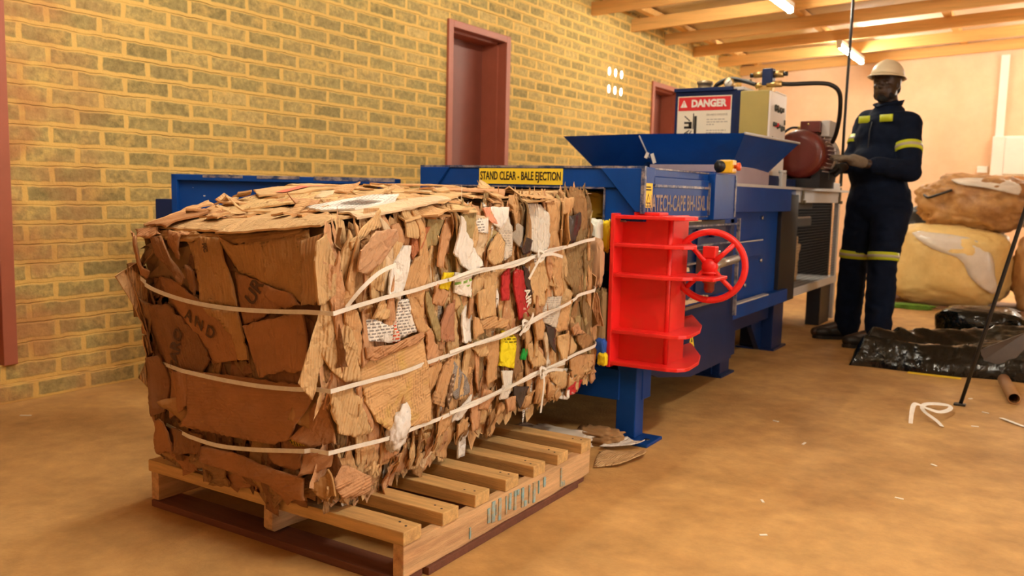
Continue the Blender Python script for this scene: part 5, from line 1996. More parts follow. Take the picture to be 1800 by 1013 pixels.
# ================================================================== pallet
pal = thing('wooden_pallet', 'rough timber pallet with blue stencil marks under the cardboard bale', 'pallet', (-1.7, 2.0, 0))
PX0, PX1 = -2.172, -1.228
rnd = random.Random(11)
for i, y in enumerate((1.527, 1.678, 1.829, 1.979, 2.128, 2.270, 2.421)):
    mb = MB()
    e = rnd.uniform(-.006, .006)
    mb.box((PX0 + e, y, .1035), (PX1 + e, y + .068, .1375), .0025)
    bmesh.ops.subdivide_edges(mb.bm, edges=[q for q in mb.bm.edges if q.calc_length() > .3], cuts=14)
    for v in mb.bm.verts:
        v.co.z += .0016 * mn.noise(Vector((v.co.x * 7, y * 9, v.co.z * 20)))
    mb.build('slat', WOOD, pal)
    mb = MB()
    for x in (PX1 - .022, PX1 - .05, PX0 + .03, -1.69):
        ny_ = y + rnd.uniform(.018, .05)
        mb.cyl((x + e, ny_, .1372), (x + e, ny_, .1384), .0032, n=8)
    mb.build('nail_heads', BLACK_M, pal)
for k, x in enumerate((PX0 + .004, -1.715, PX1 - .036)):
    mb = MB()
    w = .032
    if k == 1:
        mb.prism([(1.545, .035), (1.555, .024), (2.49, .020), (2.49, .1035), (1.545, .1035)], 0, x, x + w, .003)
    else:
        mb.box((x, 1.533, .020), (x + w, 2.492, .1035), .003)
    bmesh.ops.subdivide_edges(mb.bm, edges=[q for q in mb.bm.edges if q.calc_length() > .3], cuts=16)
    for v in mb.bm.verts:
        v.co.x += .002 * mn.noise(Vector((k, v.co.y * 8, v.co.z * 15)))
        if v.co.z < .09:
            v.co.z += .004 * mn.noise(Vector((k * 3, v.co.y * 11, 2)))
    st_ = mb.build('stringer', WOOD_Y, pal)
for y in (1.528, 1.96, 2.38):
    mb = MB()
    mb.box((PX0 + .01, y, 0), (PX1 - .01, y + .085, .020), .002)
    mb.build('bottom_board', WOOD_R, pal)
mb = MB()
mb.box((PX1 - .05, 1.62, 0), (PX1 + .004, 2.40, .0195), .002)
mb.build('bottom_board', WOOD_R, pal)
BLUE_INK = M('faded_blue_stencil', (.26, .46, .50), rough=.8, var=.3, scale=40, col2=(.50, .38, .22), mix_scale=35, mix_lo=.42, mix_hi=.6)
mb = MB()
for y, w, z0, z1 in ((1.885, .013, .045, .085), (1.905, .016, .040, .098), (1.925, .005, .055, .085), (1.938, .014, .036, .098), (1.975, .006, .042, .094), (1.992, .012, .050, .096), (2.02, .011, .04, .095), (2.035, .012, .080, .094), (2.06, .012, .036, .092), (2.075, .014, .034, .050), (2.10, .006, .036, .09), (2.125, .012, .03, .09), (2.155, .005, .05, .088), (2.185, .012, .06, .09), (2.29, .008, .032, .09), (2.30, .018, .030, .045), (1.80, .006, .03, .06)):
    mb = MB()
    mb.box((PX1 - .005, y, z0), (PX1 - .0008, y + w, z1))
    mb.build('stencil_stroke', BLUE_INK, pal)

# ================================================================== worker
J = {k: Vector(v) for k, v in {
    'hipR': (-1.067, 6.106, 0.895), 'hipL': (-0.897, 6.044, 0.885), 'kneeR': (-1.117, 6.100, 0.553), 'kneeL': (-0.908, 5.905, 0.559),
    'ankR': (-1.135, 6.104, 0.109), 'ankL': (-0.900, 5.847, 0.104), 'toeR': (-1.318, 6.003, 0.025), 'toeL': (-1.060, 5.764, 0.030),
    'heelR': (-1.108, 6.128, 0.028), 'heelL': (-0.868, 5.877, 0.031), 'pel': (-0.984, 6.083, 0.960), 'waist': (-1.000, 6.096, 1.132),
    'chest': (-0.982, 6.134, 1.330), 'shR': (-1.115, 6.255, 1.440), 'shL': (-0.843, 6.070, 1.405), 'neck': (-0.979, 6.165, 1.525),
    'head': (-0.998, 6.160, 1.680), 'elR': (-1.175, 6.170, 1.186), 'elL': (-0.800, 5.960, 1.118), 'wrL': (-1.017, 5.745, 1.155),
    'wrR': (-1.180, 5.930, 1.140), 'haL': (-1.100, 5.672, 1.180), 'haR': (-1.240, 5.860, 1.118)}.items()}
Fd = Vector((-.508, -.861, 0))                     # the way the body faces
Ld = Vector((.861, -.508, 0))                      # his left
Fh = Vector((-.25, -.968, 0)).normalized()       # the way the face looks
Lh = Vector((-Fh.y, Fh.x, 0))
Zu = Vector((0, 0, 1))


class Solid(MB):
    def ball(s, c, rx, ry, rz, ax=None, n=3):
        r = bmesh.ops.create_icosphere(s.bm, subdivisions=n, radius=1)
        X, Y, Z = ax or (Vector((1, 0, 0)), Vector((0, 1, 0)), Zu)
        for v in r['verts']:
            p = v.co.copy()
            v.co = Vector(c) + X * (p.x * rx) + Y * (p.y * ry) + Z * (p.z * rz)

    def limb(s, p0, p1, r0, r1, mid=None):
        p0, p1 = Vector(p0), Vector(p1)
        s.ball(p0, r0, r0, r0)
        s.ball(p1, r1, r1, r1)
        prof = [(0, r0), (1, r1)] if mid is None else [(0, r0), (.35, mid), (1, r1)]
        s.lathe(p0, p1, prof, n=18)

    def fuse(s, name, mat, parent, voxel, smooth=2, wrinkle=None, wscale=12):
        bmesh.ops.recalc_face_normals(s.bm, faces=s.bm.faces)
        me = bpy.data.meshes.new('tmp')
        s.bm.to_mesh(me)
        s.bm.free()
        o = bpy.data.objects.new('tmp', me)
        link(o)
        md = o.modifiers.new('r', 'REMESH')
        md.mode = 'VOXEL'
        md.voxel_size = voxel
        if smooth:
            m2 = o.modifiers.new('s', 'SMOOTH')
            m2.iterations = smooth
            m2.factor = .5
        dg = bpy.context.evaluated_depsgraph_get()
        out = bpy.data.meshes.new_from_object(o.evaluated_get(dg))
        bpy.data.objects.remove(o)
        out.name = name
        if wrinkle:
            ns = [v.normal.copy() for v in out.vertices]
            for v, n in zip(out.vertices, ns):
                p = v.co
                v.co = p + n * wrinkle * ((1 - 2 * abs(mn.noise(Vector((p.x * wscale, p.y * wscale, p.z * wscale * 1.9))))) + .6 * mn.noise(p * wscale * 2.2) - .2)
        for f in out.polygons:
            f.use_smooth = True
        return mesh_obj(name, out, mat, parent)


SKIN = M('dark_skin', (.040, .020, .012), rough=.45, var=.1, scale=12)
NAVY = M('navy_cotton', (.004, .008, .022), spec=.15, rough=.9, var=.25, scale=14, bump=.2, bscale=260)
LIME = M('lime_reflective_tape', (.55, .62, .02), rough=.5, var=.06)
SILVER = M('silver_tape', (.46, .42, .32), rough=.4, var=.08)
HAT = M('cream_helmet', (.74, .64, .44), rough=.4, var=.06)
GLOVE_G = M('grey_work_glove', (.17, .13, .09), rough=.9, var=.3, scale=30, bump=.3, bscale=120)
GLOVE_B = M('black_work_glove', (.012, .012, .014), rough=.7)
BOOT = M('black_boot_leather', (.012, .011, .011), rough=.5, var=.2)
man = thing('person', 'worker in navy coveralls and cream safety helmet standing with gloved hands at the baler', 'person', (-1.0, 6.0, 0))


def finger_chains(hand, wrist, palm_n, side, size=1.0, curl=.5):
    """five chains of points: palm frame from wrist to hand"""
    d = (hand - wrist).normalized()
    n = (palm_n - d * palm_n.dot(d)).normalized()    # out of the palm
    s = d.cross(n) * side                            # towards the thumb side
    out = []
    for k, (off, L) in enumerate(((.032, .072), (.011, .080), (-.011, .075), (-.031, .058))):
        b = hand + d * .035 * size + s * off * size
        pts = [hand + s * off * .7 * size - d * .01, b]
        a = 0.0
        p = b
        for seg, c in ((.45, .35), (.32, .6), (.23, .5)):
            a += c * curl * (1 + .12 * k)
            p = p + (d * math.cos(a) + n * math.sin(a)) * L * seg * size
            pts.append(p)
        out.append((pts, .0092 * size))
    t = hand - d * .03 * size + s * .03 * size
    out.append(([t, t + (s * .8 + d * .5 + n * .25).normalized() * .035 * size, t + (s * .8 + d * .5 + n * .25).normalized() * .035 * size + (d * .9 + n * .45 + s * .1).normalized() * .048 * size], .0105 * size))
    return out, d, n, s


def hand_solid(sd, hand, wrist, palm_n, side, grow=0.0, curl=.5):
    ch, d, n, s = finger_chains(hand, wrist, palm_n, side, 1.0, curl)
    sd.ball(hand, .046 + grow, .042 + grow, .018 + grow, (d, s, n))
    sd.ball(hand + d * .02, .03 + grow, .040 + grow, .015 + grow, (d, s, n))
    for pts, r in ch:
        r += grow
        for a, b in zip(pts, pts[1:]):
            sd.limb(a, b, r, r * .93)
    return d, n, s


# --- the body, one skin from boots to crown
sd = Solid()
for s in 'RL':
    sd.limb(J['hip' + s], J['knee' + s], .078, .052)
    sd.limb(J['knee' + s], J['ank' + s], .050, .036, .055)
    sd.limb(J['ank' + s], J['toe' + s] + Vector((0, 0, .02)), .036, .03)
    sd.limb(J['sh' + s], J['el' + s], .046, .037)
    sd.limb(J['el' + s], J['wr' + s], .038, .027)
sd.ball(J['pel'], .105, .15, .12, (Fd, Ld, Zu))
sd.ball(J['waist'], .105, .14, .15, (Fd, Ld, Zu))
sd.ball(J['chest'] + Vector((0, 0, .01)), .11, .16, .15, (Fd, Ld, Zu))
sd.limb(J['shR'], J['shL'], .055, .055)
hd = J['head']
sd.limb(J['neck'] - Vector((0, 0, .07)) - Fd * .01, hd + Vector((0, 0, -.05)) - Fh * .02, .066, .058)
# head
A = (Fh, Lh, Zu)
sd.ball(hd + Fh * -.008 + Zu * .030, .104, .083, .098, A)
sd.ball(hd + Fh * .016 + Zu * -.032, .078, .071, .090, A)
sd.ball(hd + Fh * .052 + Zu * -.085, .030, .038, .030, A)        # chin
sd.ball(hd + Fh * .03 + Zu * -.07, .052, .064, .037, A)           # jaw
sd.ball(hd + Fh * .082 + Zu * .022, .018, .052, .012, A)         # brow
sd.ball(hd + Fh * .098 + Zu * -.020, .018, .018, .014, A)        # nose tip
sd.ball(hd + Fh * .088 + Zu * .002, .014, .010, .026, A)         # bridge
for s in (-1, 1):
    sd.ball(hd + Fh * .088 + Lh * .013 * s + Zu * -.023, .012, .010, .009, A)
    sd.ball(hd + Fh * .066 + Lh * .036 * s + Zu * -.018, .022, .022, .016, A)   # cheek
    sd.ball(hd + Fh * -.005 + Lh * .076 * s + Zu * -.004, .020, .009, .030, A)  # ear
sd.ball(hd + Fh * .086 + Zu * -.048, .014, .026, .007, A)        # lips
sd.ball(hd + Fh * .084 + Zu * -.060, .014, .024, .008, A)
hand_solid(sd, J['haL'], J['wrL'], Vector((-.2, .1, -1)), -1, -.002, .35)
hand_solid(sd, J['haR'], J['wrR'], Vector((.3, .3, -1)), 1, -.002, .8)
body = sd.fuse('body', SKIN, man, .0065, 1)
for s in (-1, 1):
    mb = MB()
    e = hd + Fh * .079 + Lh * .031 * s + Zu * .003
    mb.lathe(e - Fh * .006, e + Fh * .006, [(0, .003), (.2, .006), (.6, .0065), (.9, .004), (1, .001)], n=14)
    eye = mb.build('eye', M('eye_white', (.30, .26, .22), rough=.25), body)
    mb = MB()
    mb.cyl(e + Fh * .0055, e + Fh * .0075, .0045, .003, n=10)
    mb.build('iris', BLACK_INK, body)
    mb = MB()
    mb.tube([e + Lh * (-.012) + Fh * .012 + Zu * .016, e + Fh * .014 + Zu * .020, e + Lh * .014 + Fh * .006 + Zu * .016], .0035, n=6)
    mb.build('eyebrow', BLACK_INK, body)
# short hair and beard shadow
sd = Solid()
sd.ball(hd + Fh * -.014 + Zu * .028, .098, .080, .096, A)
sd.ball(hd + Fh * -.05 + Zu * -.02, .055, .070, .06, A)
hair = sd.fuse('hair', M('black_hair', (.008, .007, .007), rough=.9, bump=.4, bscale=200), man, .008, 1)
sd = Solid()
sd.ball(hd + Fh * .054 + Zu * -.092, .031, .039, .026, A)
sd.ball(hd + Fh * .074 + Zu * -.078, .017, .026, .012, A)
for s in (-1, 1):
    sd.ball(hd + Fh * .022 + Lh * .05 * s + Zu * -.070, .045, .014, .030, A)
sd.fuse('beard', bpy.data.materials['black_hair'], man, .006, 1)

# --- coverall
sd = Solid()
for s in 'RL':
    sd.limb(J['hip' + s], J['knee' + s], .122, .086)
    sd.limb(J['knee' + s], J['ank' + s] + Vector((0, 0, -.015)), .085, .080, .088)
    sd.limb(J['sh' + s], J['el' + s], .082, .070)
wl = J['elL'] + (J['wrL'] - J['elL']) * .80
wr = J['elR'] + (J['wrR'] - J['elR']) * .85
sd.limb(J['elL'], wl, .066, .050)
sd.limb(J['elR'], wr, .064, .048)
sd.ball(J['pel'] + Zu * -.01, .175, .200, .18, (Fd, Ld, Zu))
sd.ball(J['waist'], .172, .195, .20, (Fd, Ld, Zu))
sd.ball(J['waist'] + Zu * .02 + Fd * .035, .15, .17, .15, (Fd, Ld, Zu))
sd.ball(J['chest'], .158, .200, .19, (Fd, Ld, Zu))
sd.ball(J['chest'] + Fd * .03 + Zu * -.02, .13, .15, .13, (Fd, Ld, Zu))
sd.limb(J['shR'] + Zu * .004, J['shL'] + Zu * .004, .086, .086)
sd.limb((J['shR'] + J['shL']) / 2 + Zu * .04, J['neck'] + Zu * -.008 - Fd * .015, .112, .076)
cov = sd.fuse('coverall', NAVY, man, .012, 3, wrinkle=.006, wscale=9)
# collar
nk0 = J['neck'] + Zu * .008 - Fd * .010
mb = MB()
for sgn in (-1, 1):
    pr, qr = [], []
    for k in range(9):
        a = math.pi * (1 - k / 8) * sgn * .93
        dr = Fd * math.cos(a) + Ld * math.sin(a)
        pr.append(nk0 + dr * .070 + Zu * (.005 - .02 * (k / 8)))
        qr.append(nk0 + dr * (.086 + .035 * (k / 8) ** 2) + Zu * (.050 - .055 * (k / 8) ** 2))
    v0 = [mb.bm.verts.new(p) for p in pr]
    v1 = [mb.bm.verts.new(p) for p in qr]
    for i in range(8):
        f = mb.bm.faces.new((v0[i], v0[i + 1], v1[i + 1], v1[i]))
        f.smooth = True
co = mb.build('collar', NAVY, cov)
so = co.modifiers.new('t', 'SOLIDIFY')
so.thickness = .006
# open neck
sd = Solid()
sd.ball(nk0 + Fd * .062 + Zu * -.035, .020, .030, .052, (Fd, Ld, Zu))
sd.fuse('open_neck', SKIN, body, .008, 1)


def band(p0, p1, t, r, w, name='reflective_band', par=cov, tilt=None):
    p0, p1 = Vector(p0), Vector(p1)
    d = (p1 - p0).normalized()
    c = p0 + (p1 - p0) * t
    mb = MB()
    mb.lathe(c - d * w / 2, c + d * w / 2, [(0, r - .006), (.02, r), (.98, r), (1, r - .006)], n=32, caps=False)
    b = mb.build(name, LIME, par)
    mb = MB()
    mb.lathe(c - d * w * .17, c + d * w * .17, [(0, r - .004), (.02, r + .0015), (.98, r + .0015), (1, r - .004)], n=32, caps=False)
    mb.build('silver_stripe', SILVER, par)


for s in 'RL':
    band(J['knee' + s] + Zu * .02, J['ank' + s], .0, .094, .052)
    band(J['sh' + s], J['el' + s], .50, .083, .055)


def chest_patch(c, w, h):
    mb = MB()
    n = (Fd * .9 + Zu * .25).normalized()
    g = []
    for i in range(7):
        row = []
        for j in range(3):
            a = (i / 6 - .5) * w
            p = Vector(c) + Ld * a + Zu * ((j / 2 - .5) * h) - Fd * (a * a * 2.2)
            row.append(mb.bm.verts.new(p))
        g.append(row)
    for i in range(6):
        for j in range(2):
            f = mb.bm.faces.new((g[i][j], g[i + 1][j], g[i + 1][j + 1], g[i][j + 1]))
            f.smooth = True
    o = mb.build('chest_tape', LIME, cov)
    q = o.modifiers.new('t', 'SOLIDIFY')
    q.thickness = .004


cc = J['chest'] + Zu * .12
chest_patch(cc + Fd * .134 - Ld * .062, .085, .045)
chest_patch(cc + Fd * .132 + Ld * .105, .095, .045)
# pocket flap and front placket
mb = MB()
mb.tube([cc + Fd * .176 + Ld * .02 + Zu * z - Fd * k for z, k in ((-.02, .022), (-.08, .004), (-.17, .0), (-.27, .004))], .004, n=6)
mb.build('placket_seam', BLACK_M, cov)

# --- gloves
for nm, hn, wn, pn, sdn, mt, cu in (('work_glove', 'haL', 'wrL', Vector((-.2, .1, -1)), -1, GLOVE_G, .35), ('work_glove', 'haR', 'wrR', Vector((.3, .3, -1)), 1, GLOVE_B, .8)):
    sd = Solid()
    d, n, s = hand_solid(sd, J[hn], J[wn], pn, sdn, .0028, cu)
    w0 = J[wn] + (J[hn] - J[wn]) * .25
    sd.limb(w0, J[hn] - d * .02, .034, .036)
    g = sd.fuse(nm, mt, man, .0045, 1)
    g['label'] = 'grey work glove' if hn == 'haL' else 'black work glove'

# --- boots
for s in 'RL':
    sd = Solid()
    h_, t_, a_ = J['heel' + s], J['toe' + s], J['ank' + s]
    d = (t_ - h_)
    d.z = 0
    L0 = .275
    d.normalize()
    sdv = Vector((-d.y, d.x, 0))
    base = Vector((h_.x, h_.y, 0))
    sd.ball(base + d * .03 + Zu * .055, .055, .042, .05, (d, sdv, Zu))
    sd.ball(base + d * .11 + Zu * .052, .09, .044, .045, (d, sdv, Zu))
    sd.ball(base + d * .185 + Zu * .046, .068, .050, .040, (d, sdv, Zu))
    sd.ball(base + d * .215 + Zu * .044, .045, .046, .036, (d, sdv, Zu))
    sd.limb(base + d * .04 + Zu * .06, a_ + Zu * .06, .052, .058)
    b = sd.fuse('boot', BOOT, man, .007, 2)
    for v in b.data.vertices:
        if v.co.z < .012:
            v.co.z = .012
    mb = MB()
    out = []
    for k in range(28):
        a = 2 * math.pi * k / 28
        c, q = math.cos(a), math.sin(a)
        wd = .046 + .010 * max(0, c)
        out.append((base.x + d.x * (.12 + .14 * c) + sdv.x * wd * q, base.y + d.y * (.12 + .14 * c) + sdv.y * wd * q))
    mb.prism(out, 2, 0.0, .022, .003)
    mb.build('sole', RUBBER, b)

# --- helmet
mb = MB()
hc_ = hd + Zu * .052 - Fh * .004
n1, n2 = 36, 12
rows = []
tl = (Fh * -.10 + Zu).normalized()
hx = Fh - tl * Fh.dot(tl)
hx.normalize()
hy = tl.cross(hx)
for j in range(n2 + 1):
    ph = (j / n2) * math.pi / 2
    row = []
    for k in range(n1):
        a = 2 * math.pi * k / n1
        rx, ry = .122, .100
        ridge = .004 * math.exp(-(math.sin(a) / .25) ** 2) * math.sin(ph)
        row.append(mb.bm.verts.new(hc_ + hx * (rx * math.cos(a) * math.cos(ph)) + hy * (ry * math.sin(a) * math.cos(ph)) + tl * (.106 * math.sin(ph) + ridge)))
    rows.append(row)
for a_, b_ in zip(rows, rows[1:]):
    for k in range(n1):
        f = mb.bm.faces.new((a_[k], a_[(k + 1) % n1], b_[(k + 1) % n1], b_[k]))
        f.smooth = True
bmesh.ops.remove_doubles(mb.bm, verts=mb.bm.verts, dist=.0008)
he = mb.build('safety_helmet', HAT, man)
q = he.modifiers.new('t', 'SOLIDIFY')
q.thickness = .004
mb = MB()
ri, ro = [], []
for k in range(n1):
    a = 2 * math.pi * k / n1
    pk = max(0, math.cos(a)) ** 2
    ex_ = .014 + .048 * pk
    ri.append(mb.bm.verts.new(hc_ + hx * (.120 * math.cos(a)) + hy * (.098 * math.sin(a)) + tl * .002))
    ro.append(mb.bm.verts.new(hc_ + hx * ((.122 + ex_) * math.cos(a)) + hy * ((.100 + .014 + .012 * pk) * math.sin(a)) + tl * (-.008 - .016 * pk)))
for k in range(n1):
    f = mb.bm.faces.new((ri[k], ri[(k + 1) % n1], ro[(k + 1) % n1], ro[k]))
    f.smooth = True
br = mb.build('helmet_brim', HAT, he)
q = br.modifiers.new('t', 'SOLIDIFY')
q.thickness = .005
# ================================================================== big bags at the back


def blob(name, c, r, mat, label, cat, seed, amp=.12, freq=2.2, flat=0.0, squash=.75, fine=.03, group=None, sub=5, parent=None, squarish=.6):
    bm_ = bmesh.new()
    bmesh.ops.create_icosphere(bm_, subdivisions=sub, radius=1)
    o3 = Vector((seed * 3.1, seed * 1.7, seed))
    for v in bm_.verts:
        n = v.co.normalized()
        e = Vector([math.copysign(abs(x) ** squarish, x) for x in n])
        k = 1 + amp * mn.noise(n * freq + o3) + fine * (1 - 2 * abs(mn.noise(Vector((n.x * 5, n.y * 5, n.z * 2.2)) * 1.6 + o3))) + fine * .5 * (1 - 2 * abs(mn.noise(n * 9 + o3))) + fine * .3 * mn.noise(n * 22 + o3)
        p = Vector((e.x * r[0] * k, e.y * r[1] * k, e.z * r[2] * k)) + Vector(c)
        p.z = max(p.z, flat)
        v.co = p
    for f in bm_.faces:
        f.smooth = True
    me = bpy.data.meshes.new(name)
    bm_.to_mesh(me)
    bm_.free()
    o = mesh_obj(name, me, mat, parent)
    if label:
        tag(o, label, cat, group)
    return o


SACK_Y = M('pale_yellow_woven_sack', (.90, .68, .28), rough=.6, var=.15, scale=3, bump=.3, bscale=12, col2=(.82, .58, .22), mix_scale=2.5)
SACK_T = M('tan_brown_sack', (.60, .34, .13), rough=.5, var=.2, scale=3, bump=.4, bscale=10, col2=(.36, .18, .07), mix_scale=3)
CLEAR = M('milky_plastic_film', (.82, .76, .68), rough=.2, var=.1, bump=.5, bscale=20)
g_ = 'sacks of waste at the back wall'
b1 = blob('waste_sack', (-.80, 8.86, .36), (.49, .40, .36), SACK_Y, 'pale yellow woven waste sack behind the worker, at the bottom of the pile', 'sack', 1, .10, 1.6, .004, fine=.035, group=g_)
b2 = blob('waste_sack', (-.64, 9.00, .925), (.44, .33, .235), SACK_T, 'brown crumpled waste sack lying on top of the pale yellow sack', 'sack', 2, .18, 2.2, 0, fine=.10, group=g_, squarish=.78)
b3 = blob('waste_sack', (.14, 8.97, .35), (.42, .42, .35), SACK_T, 'brown waste sack at the right end of the pile beside the pale yellow sack', 'sack', 3, .14, 1.8, .004, fine=.05, group=g_)
b4 = blob('waste_sack', (.06, 9.1, .87), (.33, .32, .18), CLEAR, 'milky clear plastic sack on top of the brown sack at the right', 'sack', 4, .2, 2.2, 0, fine=.08, group=g_)
b5 = blob('waste_sack', (-1.10, 9.62, .42), (.26, .24, .42), RUBBER, 'shiny black sack standing behind the pale yellow sack', 'sack', 6, .14, 2.0, .004, fine=.06, group=g_)
# clear film with white highlights painted in over two sacks, and a tie


def film_patch(name, host_c, host_r, d0, d1, w, mat, parent, seed):
    bmf = bmesh.new()
    g = []
    for i in range(22):
        t = i / 21
        row = []
        for j in range(7):
            s = (j / 6 - .5) * w * (.55 + .7 * math.sin(math.pi * t))
            d = (Vector(d0).lerp(Vector(d1), t) + Vector((s, 0, s * 1.2))).normalized()
            e = Vector([math.copysign(abs(x) ** .6, x) for x in d])
            k = 1.06 + .03 * mn.noise(d * 7 + Vector((seed, 0, 0))) + .015 * (1 - 2 * abs(mn.noise(d * 14)))
            row.append(bmf.verts.new(Vector(host_c) + Vector((e.x * host_r[0], e.y * host_r[1], e.z * host_r[2])) * k))
        g.append(row)
    for i in range(21):
        for j in range(6):
            f = bmf.faces.new((g[i][j], g[i + 1][j], g[i + 1][j + 1], g[i][j + 1]))
            f.smooth = True
    me = bpy.data.meshes.new(name)
    bmf.to_mesh(me)
    bmf.free()
    o = mesh_obj(name, me, mat, parent)
    q = o.modifiers.new('t', 'SOLIDIFY')
    q.thickness = .006
    return o


film_patch('film_highlight_patch', (-.80, 8.86, .36), (.49, .40, .36), (-.35, -.75, .75), (.75, -.8, -.35), .20, CLEAR, b1, 1)
film_patch('film_highlight_patch', (-.64, 9.00, .925), (.44, .33, .235), (-.1, -.6, .8), (.65, -.7, .25), .35, CLEAR, b2, 2)
mb = MB()
mb.tube(smooth_path([(-1.05, 8.80, 1.0), (-.99, 8.68, .97), (-.90, 8.645, 1.0), (-.80, 8.655, 1.04)]), .012, n=8)
mb.build('sack_tie', RUBBER, b2)
mb = MB()
mb.box((-1.32, 8.36, .0), (.5, 9.3, .012))
tag(mb.build('shade_sheet', M('brown_shade_sheet', (.20, .10, .045), rough=.7, var=.3)), 'dark brown sheet standing in for shade on the floor beneath the waste sacks', 'sheet')  # flat dark sheet paints the shade under the sacks
blob('green_net_scrap', (-1.02, 8.25, .018), (.16, .07, .022), M('green_net', (.12, .26, .02), rough=.8, var=.3, scale=20), 'green netting scrap on the floor in front of the pale yellow sack', 'net', 9, .3, 3, 0, fine=.15, sub=4)

# ================================================================== black plastic film heap
FILM = M('glossy_black_film', (.004, .0045, .003), rough=.14, spec=.4, var=.3, scale=10, bump=1.0, bscale=14)
bm_ = bmesh.new()
nx, ny = 90, 60
gx0, gx1, gy0, gy1 = -.93, .02, 5.12, 5.98
G = []
for i in range(nx + 1):
    row = []
    for j in range(ny + 1):
        u, v = i / nx, j / ny
        x = gx0 + (gx1 - gx0) * u
        y = gy0 + .10 * u + (.46 + (gy1 - gy0 - .46) * min(1, u * 1.6)) * v + .05 * mn.noise(Vector((x * 3, v * 2, 5)))
        edge = min(1, min(u, 1 - u) / .06, min(v, 1 - v) / .09)
        edge = max(0, edge) ** .5
        base = .055 + .10 * u * u + .11 * max(0, u - .55) / .45 * (1 - abs(v - .25))
        roll = .10 * math.exp(-((v - .16) / .10) ** 2) * (1 - .6 * u) + .12 * math.exp(-((v - .72) / .12) ** 2) * (1 - u * .3)
        r1 = 1 - 2 * abs(mn.noise(Vector((x * 3.0 + v * 1.2, y * 9, 1))))
        r2 = 1 - 2 * abs(mn.noise(Vector((x * 8, y * 17, 3))))
        z = edge * (base * .7 + roll + .022 * r1 + .012 * r2 + .006 * mn.noise(Vector((x * 40, y * 40, 0)))) + .003
        row.append(bm_.verts.new((x, y, max(.002, z))))
    G.append(row)
for i in range(nx):
    for j in range(ny):
        f = bm_.faces.new((G[i][j], G[i + 1][j], G[i + 1][j + 1], G[i][j + 1]))
        f.smooth = True
rim = [e for e in bm_.edges if len(e.link_faces) == 1]
r_ = bmesh.ops.extrude_edge_only(bm_, edges=rim)
for v in [q for q in r_['geom'] if isinstance(q, bmesh.types.BMVert)]:
    v.co.z = 0
me = bpy.data.meshes.new('film_heap')
bm_.to_mesh(me)
bm_.free()
o = mesh_obj('plastic_film_heap', me, FILM)
tag(o, 'crumpled heap of shiny black plastic film on the floor beside the worker', 'plastic film')
# stiff folded flap standing up at its right end
mb = MB()
mb.hexa([(-.32, 5.22, .05), (-.02, 5.24, .02), (-.02, 5.26, .02), (-.32, 5.24, .05)], [(-.30, 5.27, .14), (-.09, 5.30, .255), (-.09, 5.315, .255), (-.30, 5.285, .14)])
mb.build('folded_flap', M('brown_black_film', (.05, .028, .015), rough=.3, var=.3), o)
mb = MB()
mb.box((-.62, 5.095, .001), (-.36, 5.125, .006))
tag(mb.build('yellow_strip', YELLOW), 'thin yellow strip sticking out under the black film heap', 'strip')
blob('black_bag', (-.36, 6.42, .125), (.26, .16, .13), FILM, 'rounded black bag standing behind the film heap', 'bag', 12, .10, 1.7, .002, fine=.03)
PIPE = M('brown_cardboard_tube', (.34, .17, .06), rough=.6, var=.15)


def tube_thing(p0, p1, r, label):
    p0, p1 = Vector(p0), Vector(p1)
    mb = MB()
    mb.lathe(p0, p1, [(0, r * .82), (0, r), (1, r), (1, r * .82)], n=24, caps=False)
    mb.lathe(p0, p1, [(0, r * .82), (1, r * .82)], n=24, caps=False)
    o = mb.build('cardboard_tube', PIPE)
    tag(o, label, 'tube')


tube_thing((-.10, 4.62, .028), (-.165, 5.10, .028), .028, 'brown tube lying on the floor with its open end towards the viewer')
tube_thing((-.17, 6.85, .026), (-.10, 7.45, .026), .026, 'brown tube lying behind the rounded black bag')
mb = MB()
mb.tube([(-.308, 4.439, .004), (-.23, 4.383, .36), (-.117, 4.30, .891), (.02, 4.20, 1.53), (.29, 4.00, 2.80)], .0085, n=10)
rod = mb.build('leaning_rod', RUBBER)
tag(rod, 'thin black rod leaning up to the right above the floor', 'rod')
mb = MB()
mb.box((-.335, 4.42, .0), (-.285, 4.455, .010), .003)
mb.build('rod_foot', RUBBER, rod)

# ================================================================== litter
mb = MB()
P = [(-.452, 3.93, .002), (-.452, 3.945, .05), (-.445, 3.99, .075), (-.40, 4.06, .045), (-.36, 4.10, .03), (-.335, 4.22, .02), (-.34, 4.29, .022), (-.39, 4.26, .03), (-.43, 4.16, .04), (-.42, 4.06, .035), (-.36, 3.99, .015), (-.335, 3.95, .004)]
sp_ = smooth_path(P, 5)
mb.ribbon(sp_, [Vector((.3, -.35, .9 if 4 < i < 50 else .3)) for i in range(len(sp_))], .019, .0012)
tag(mb.build('strap_offcut', STRAP), 'looped white strap offcut lying on the open floor', 'strap')
mb = MB()
mb.ribbon(smooth_path([(-.135, 4.27, .004), (-.10, 4.22, .006), (-.04, 4.16, .004), (.03, 4.13, .003)], 5), (0, 0, 1), .018, .0012)
tag(mb.build('strap_offcut', STRAP), 'white strap offcut by the black rod, cut by the edge of the photo', 'strap')


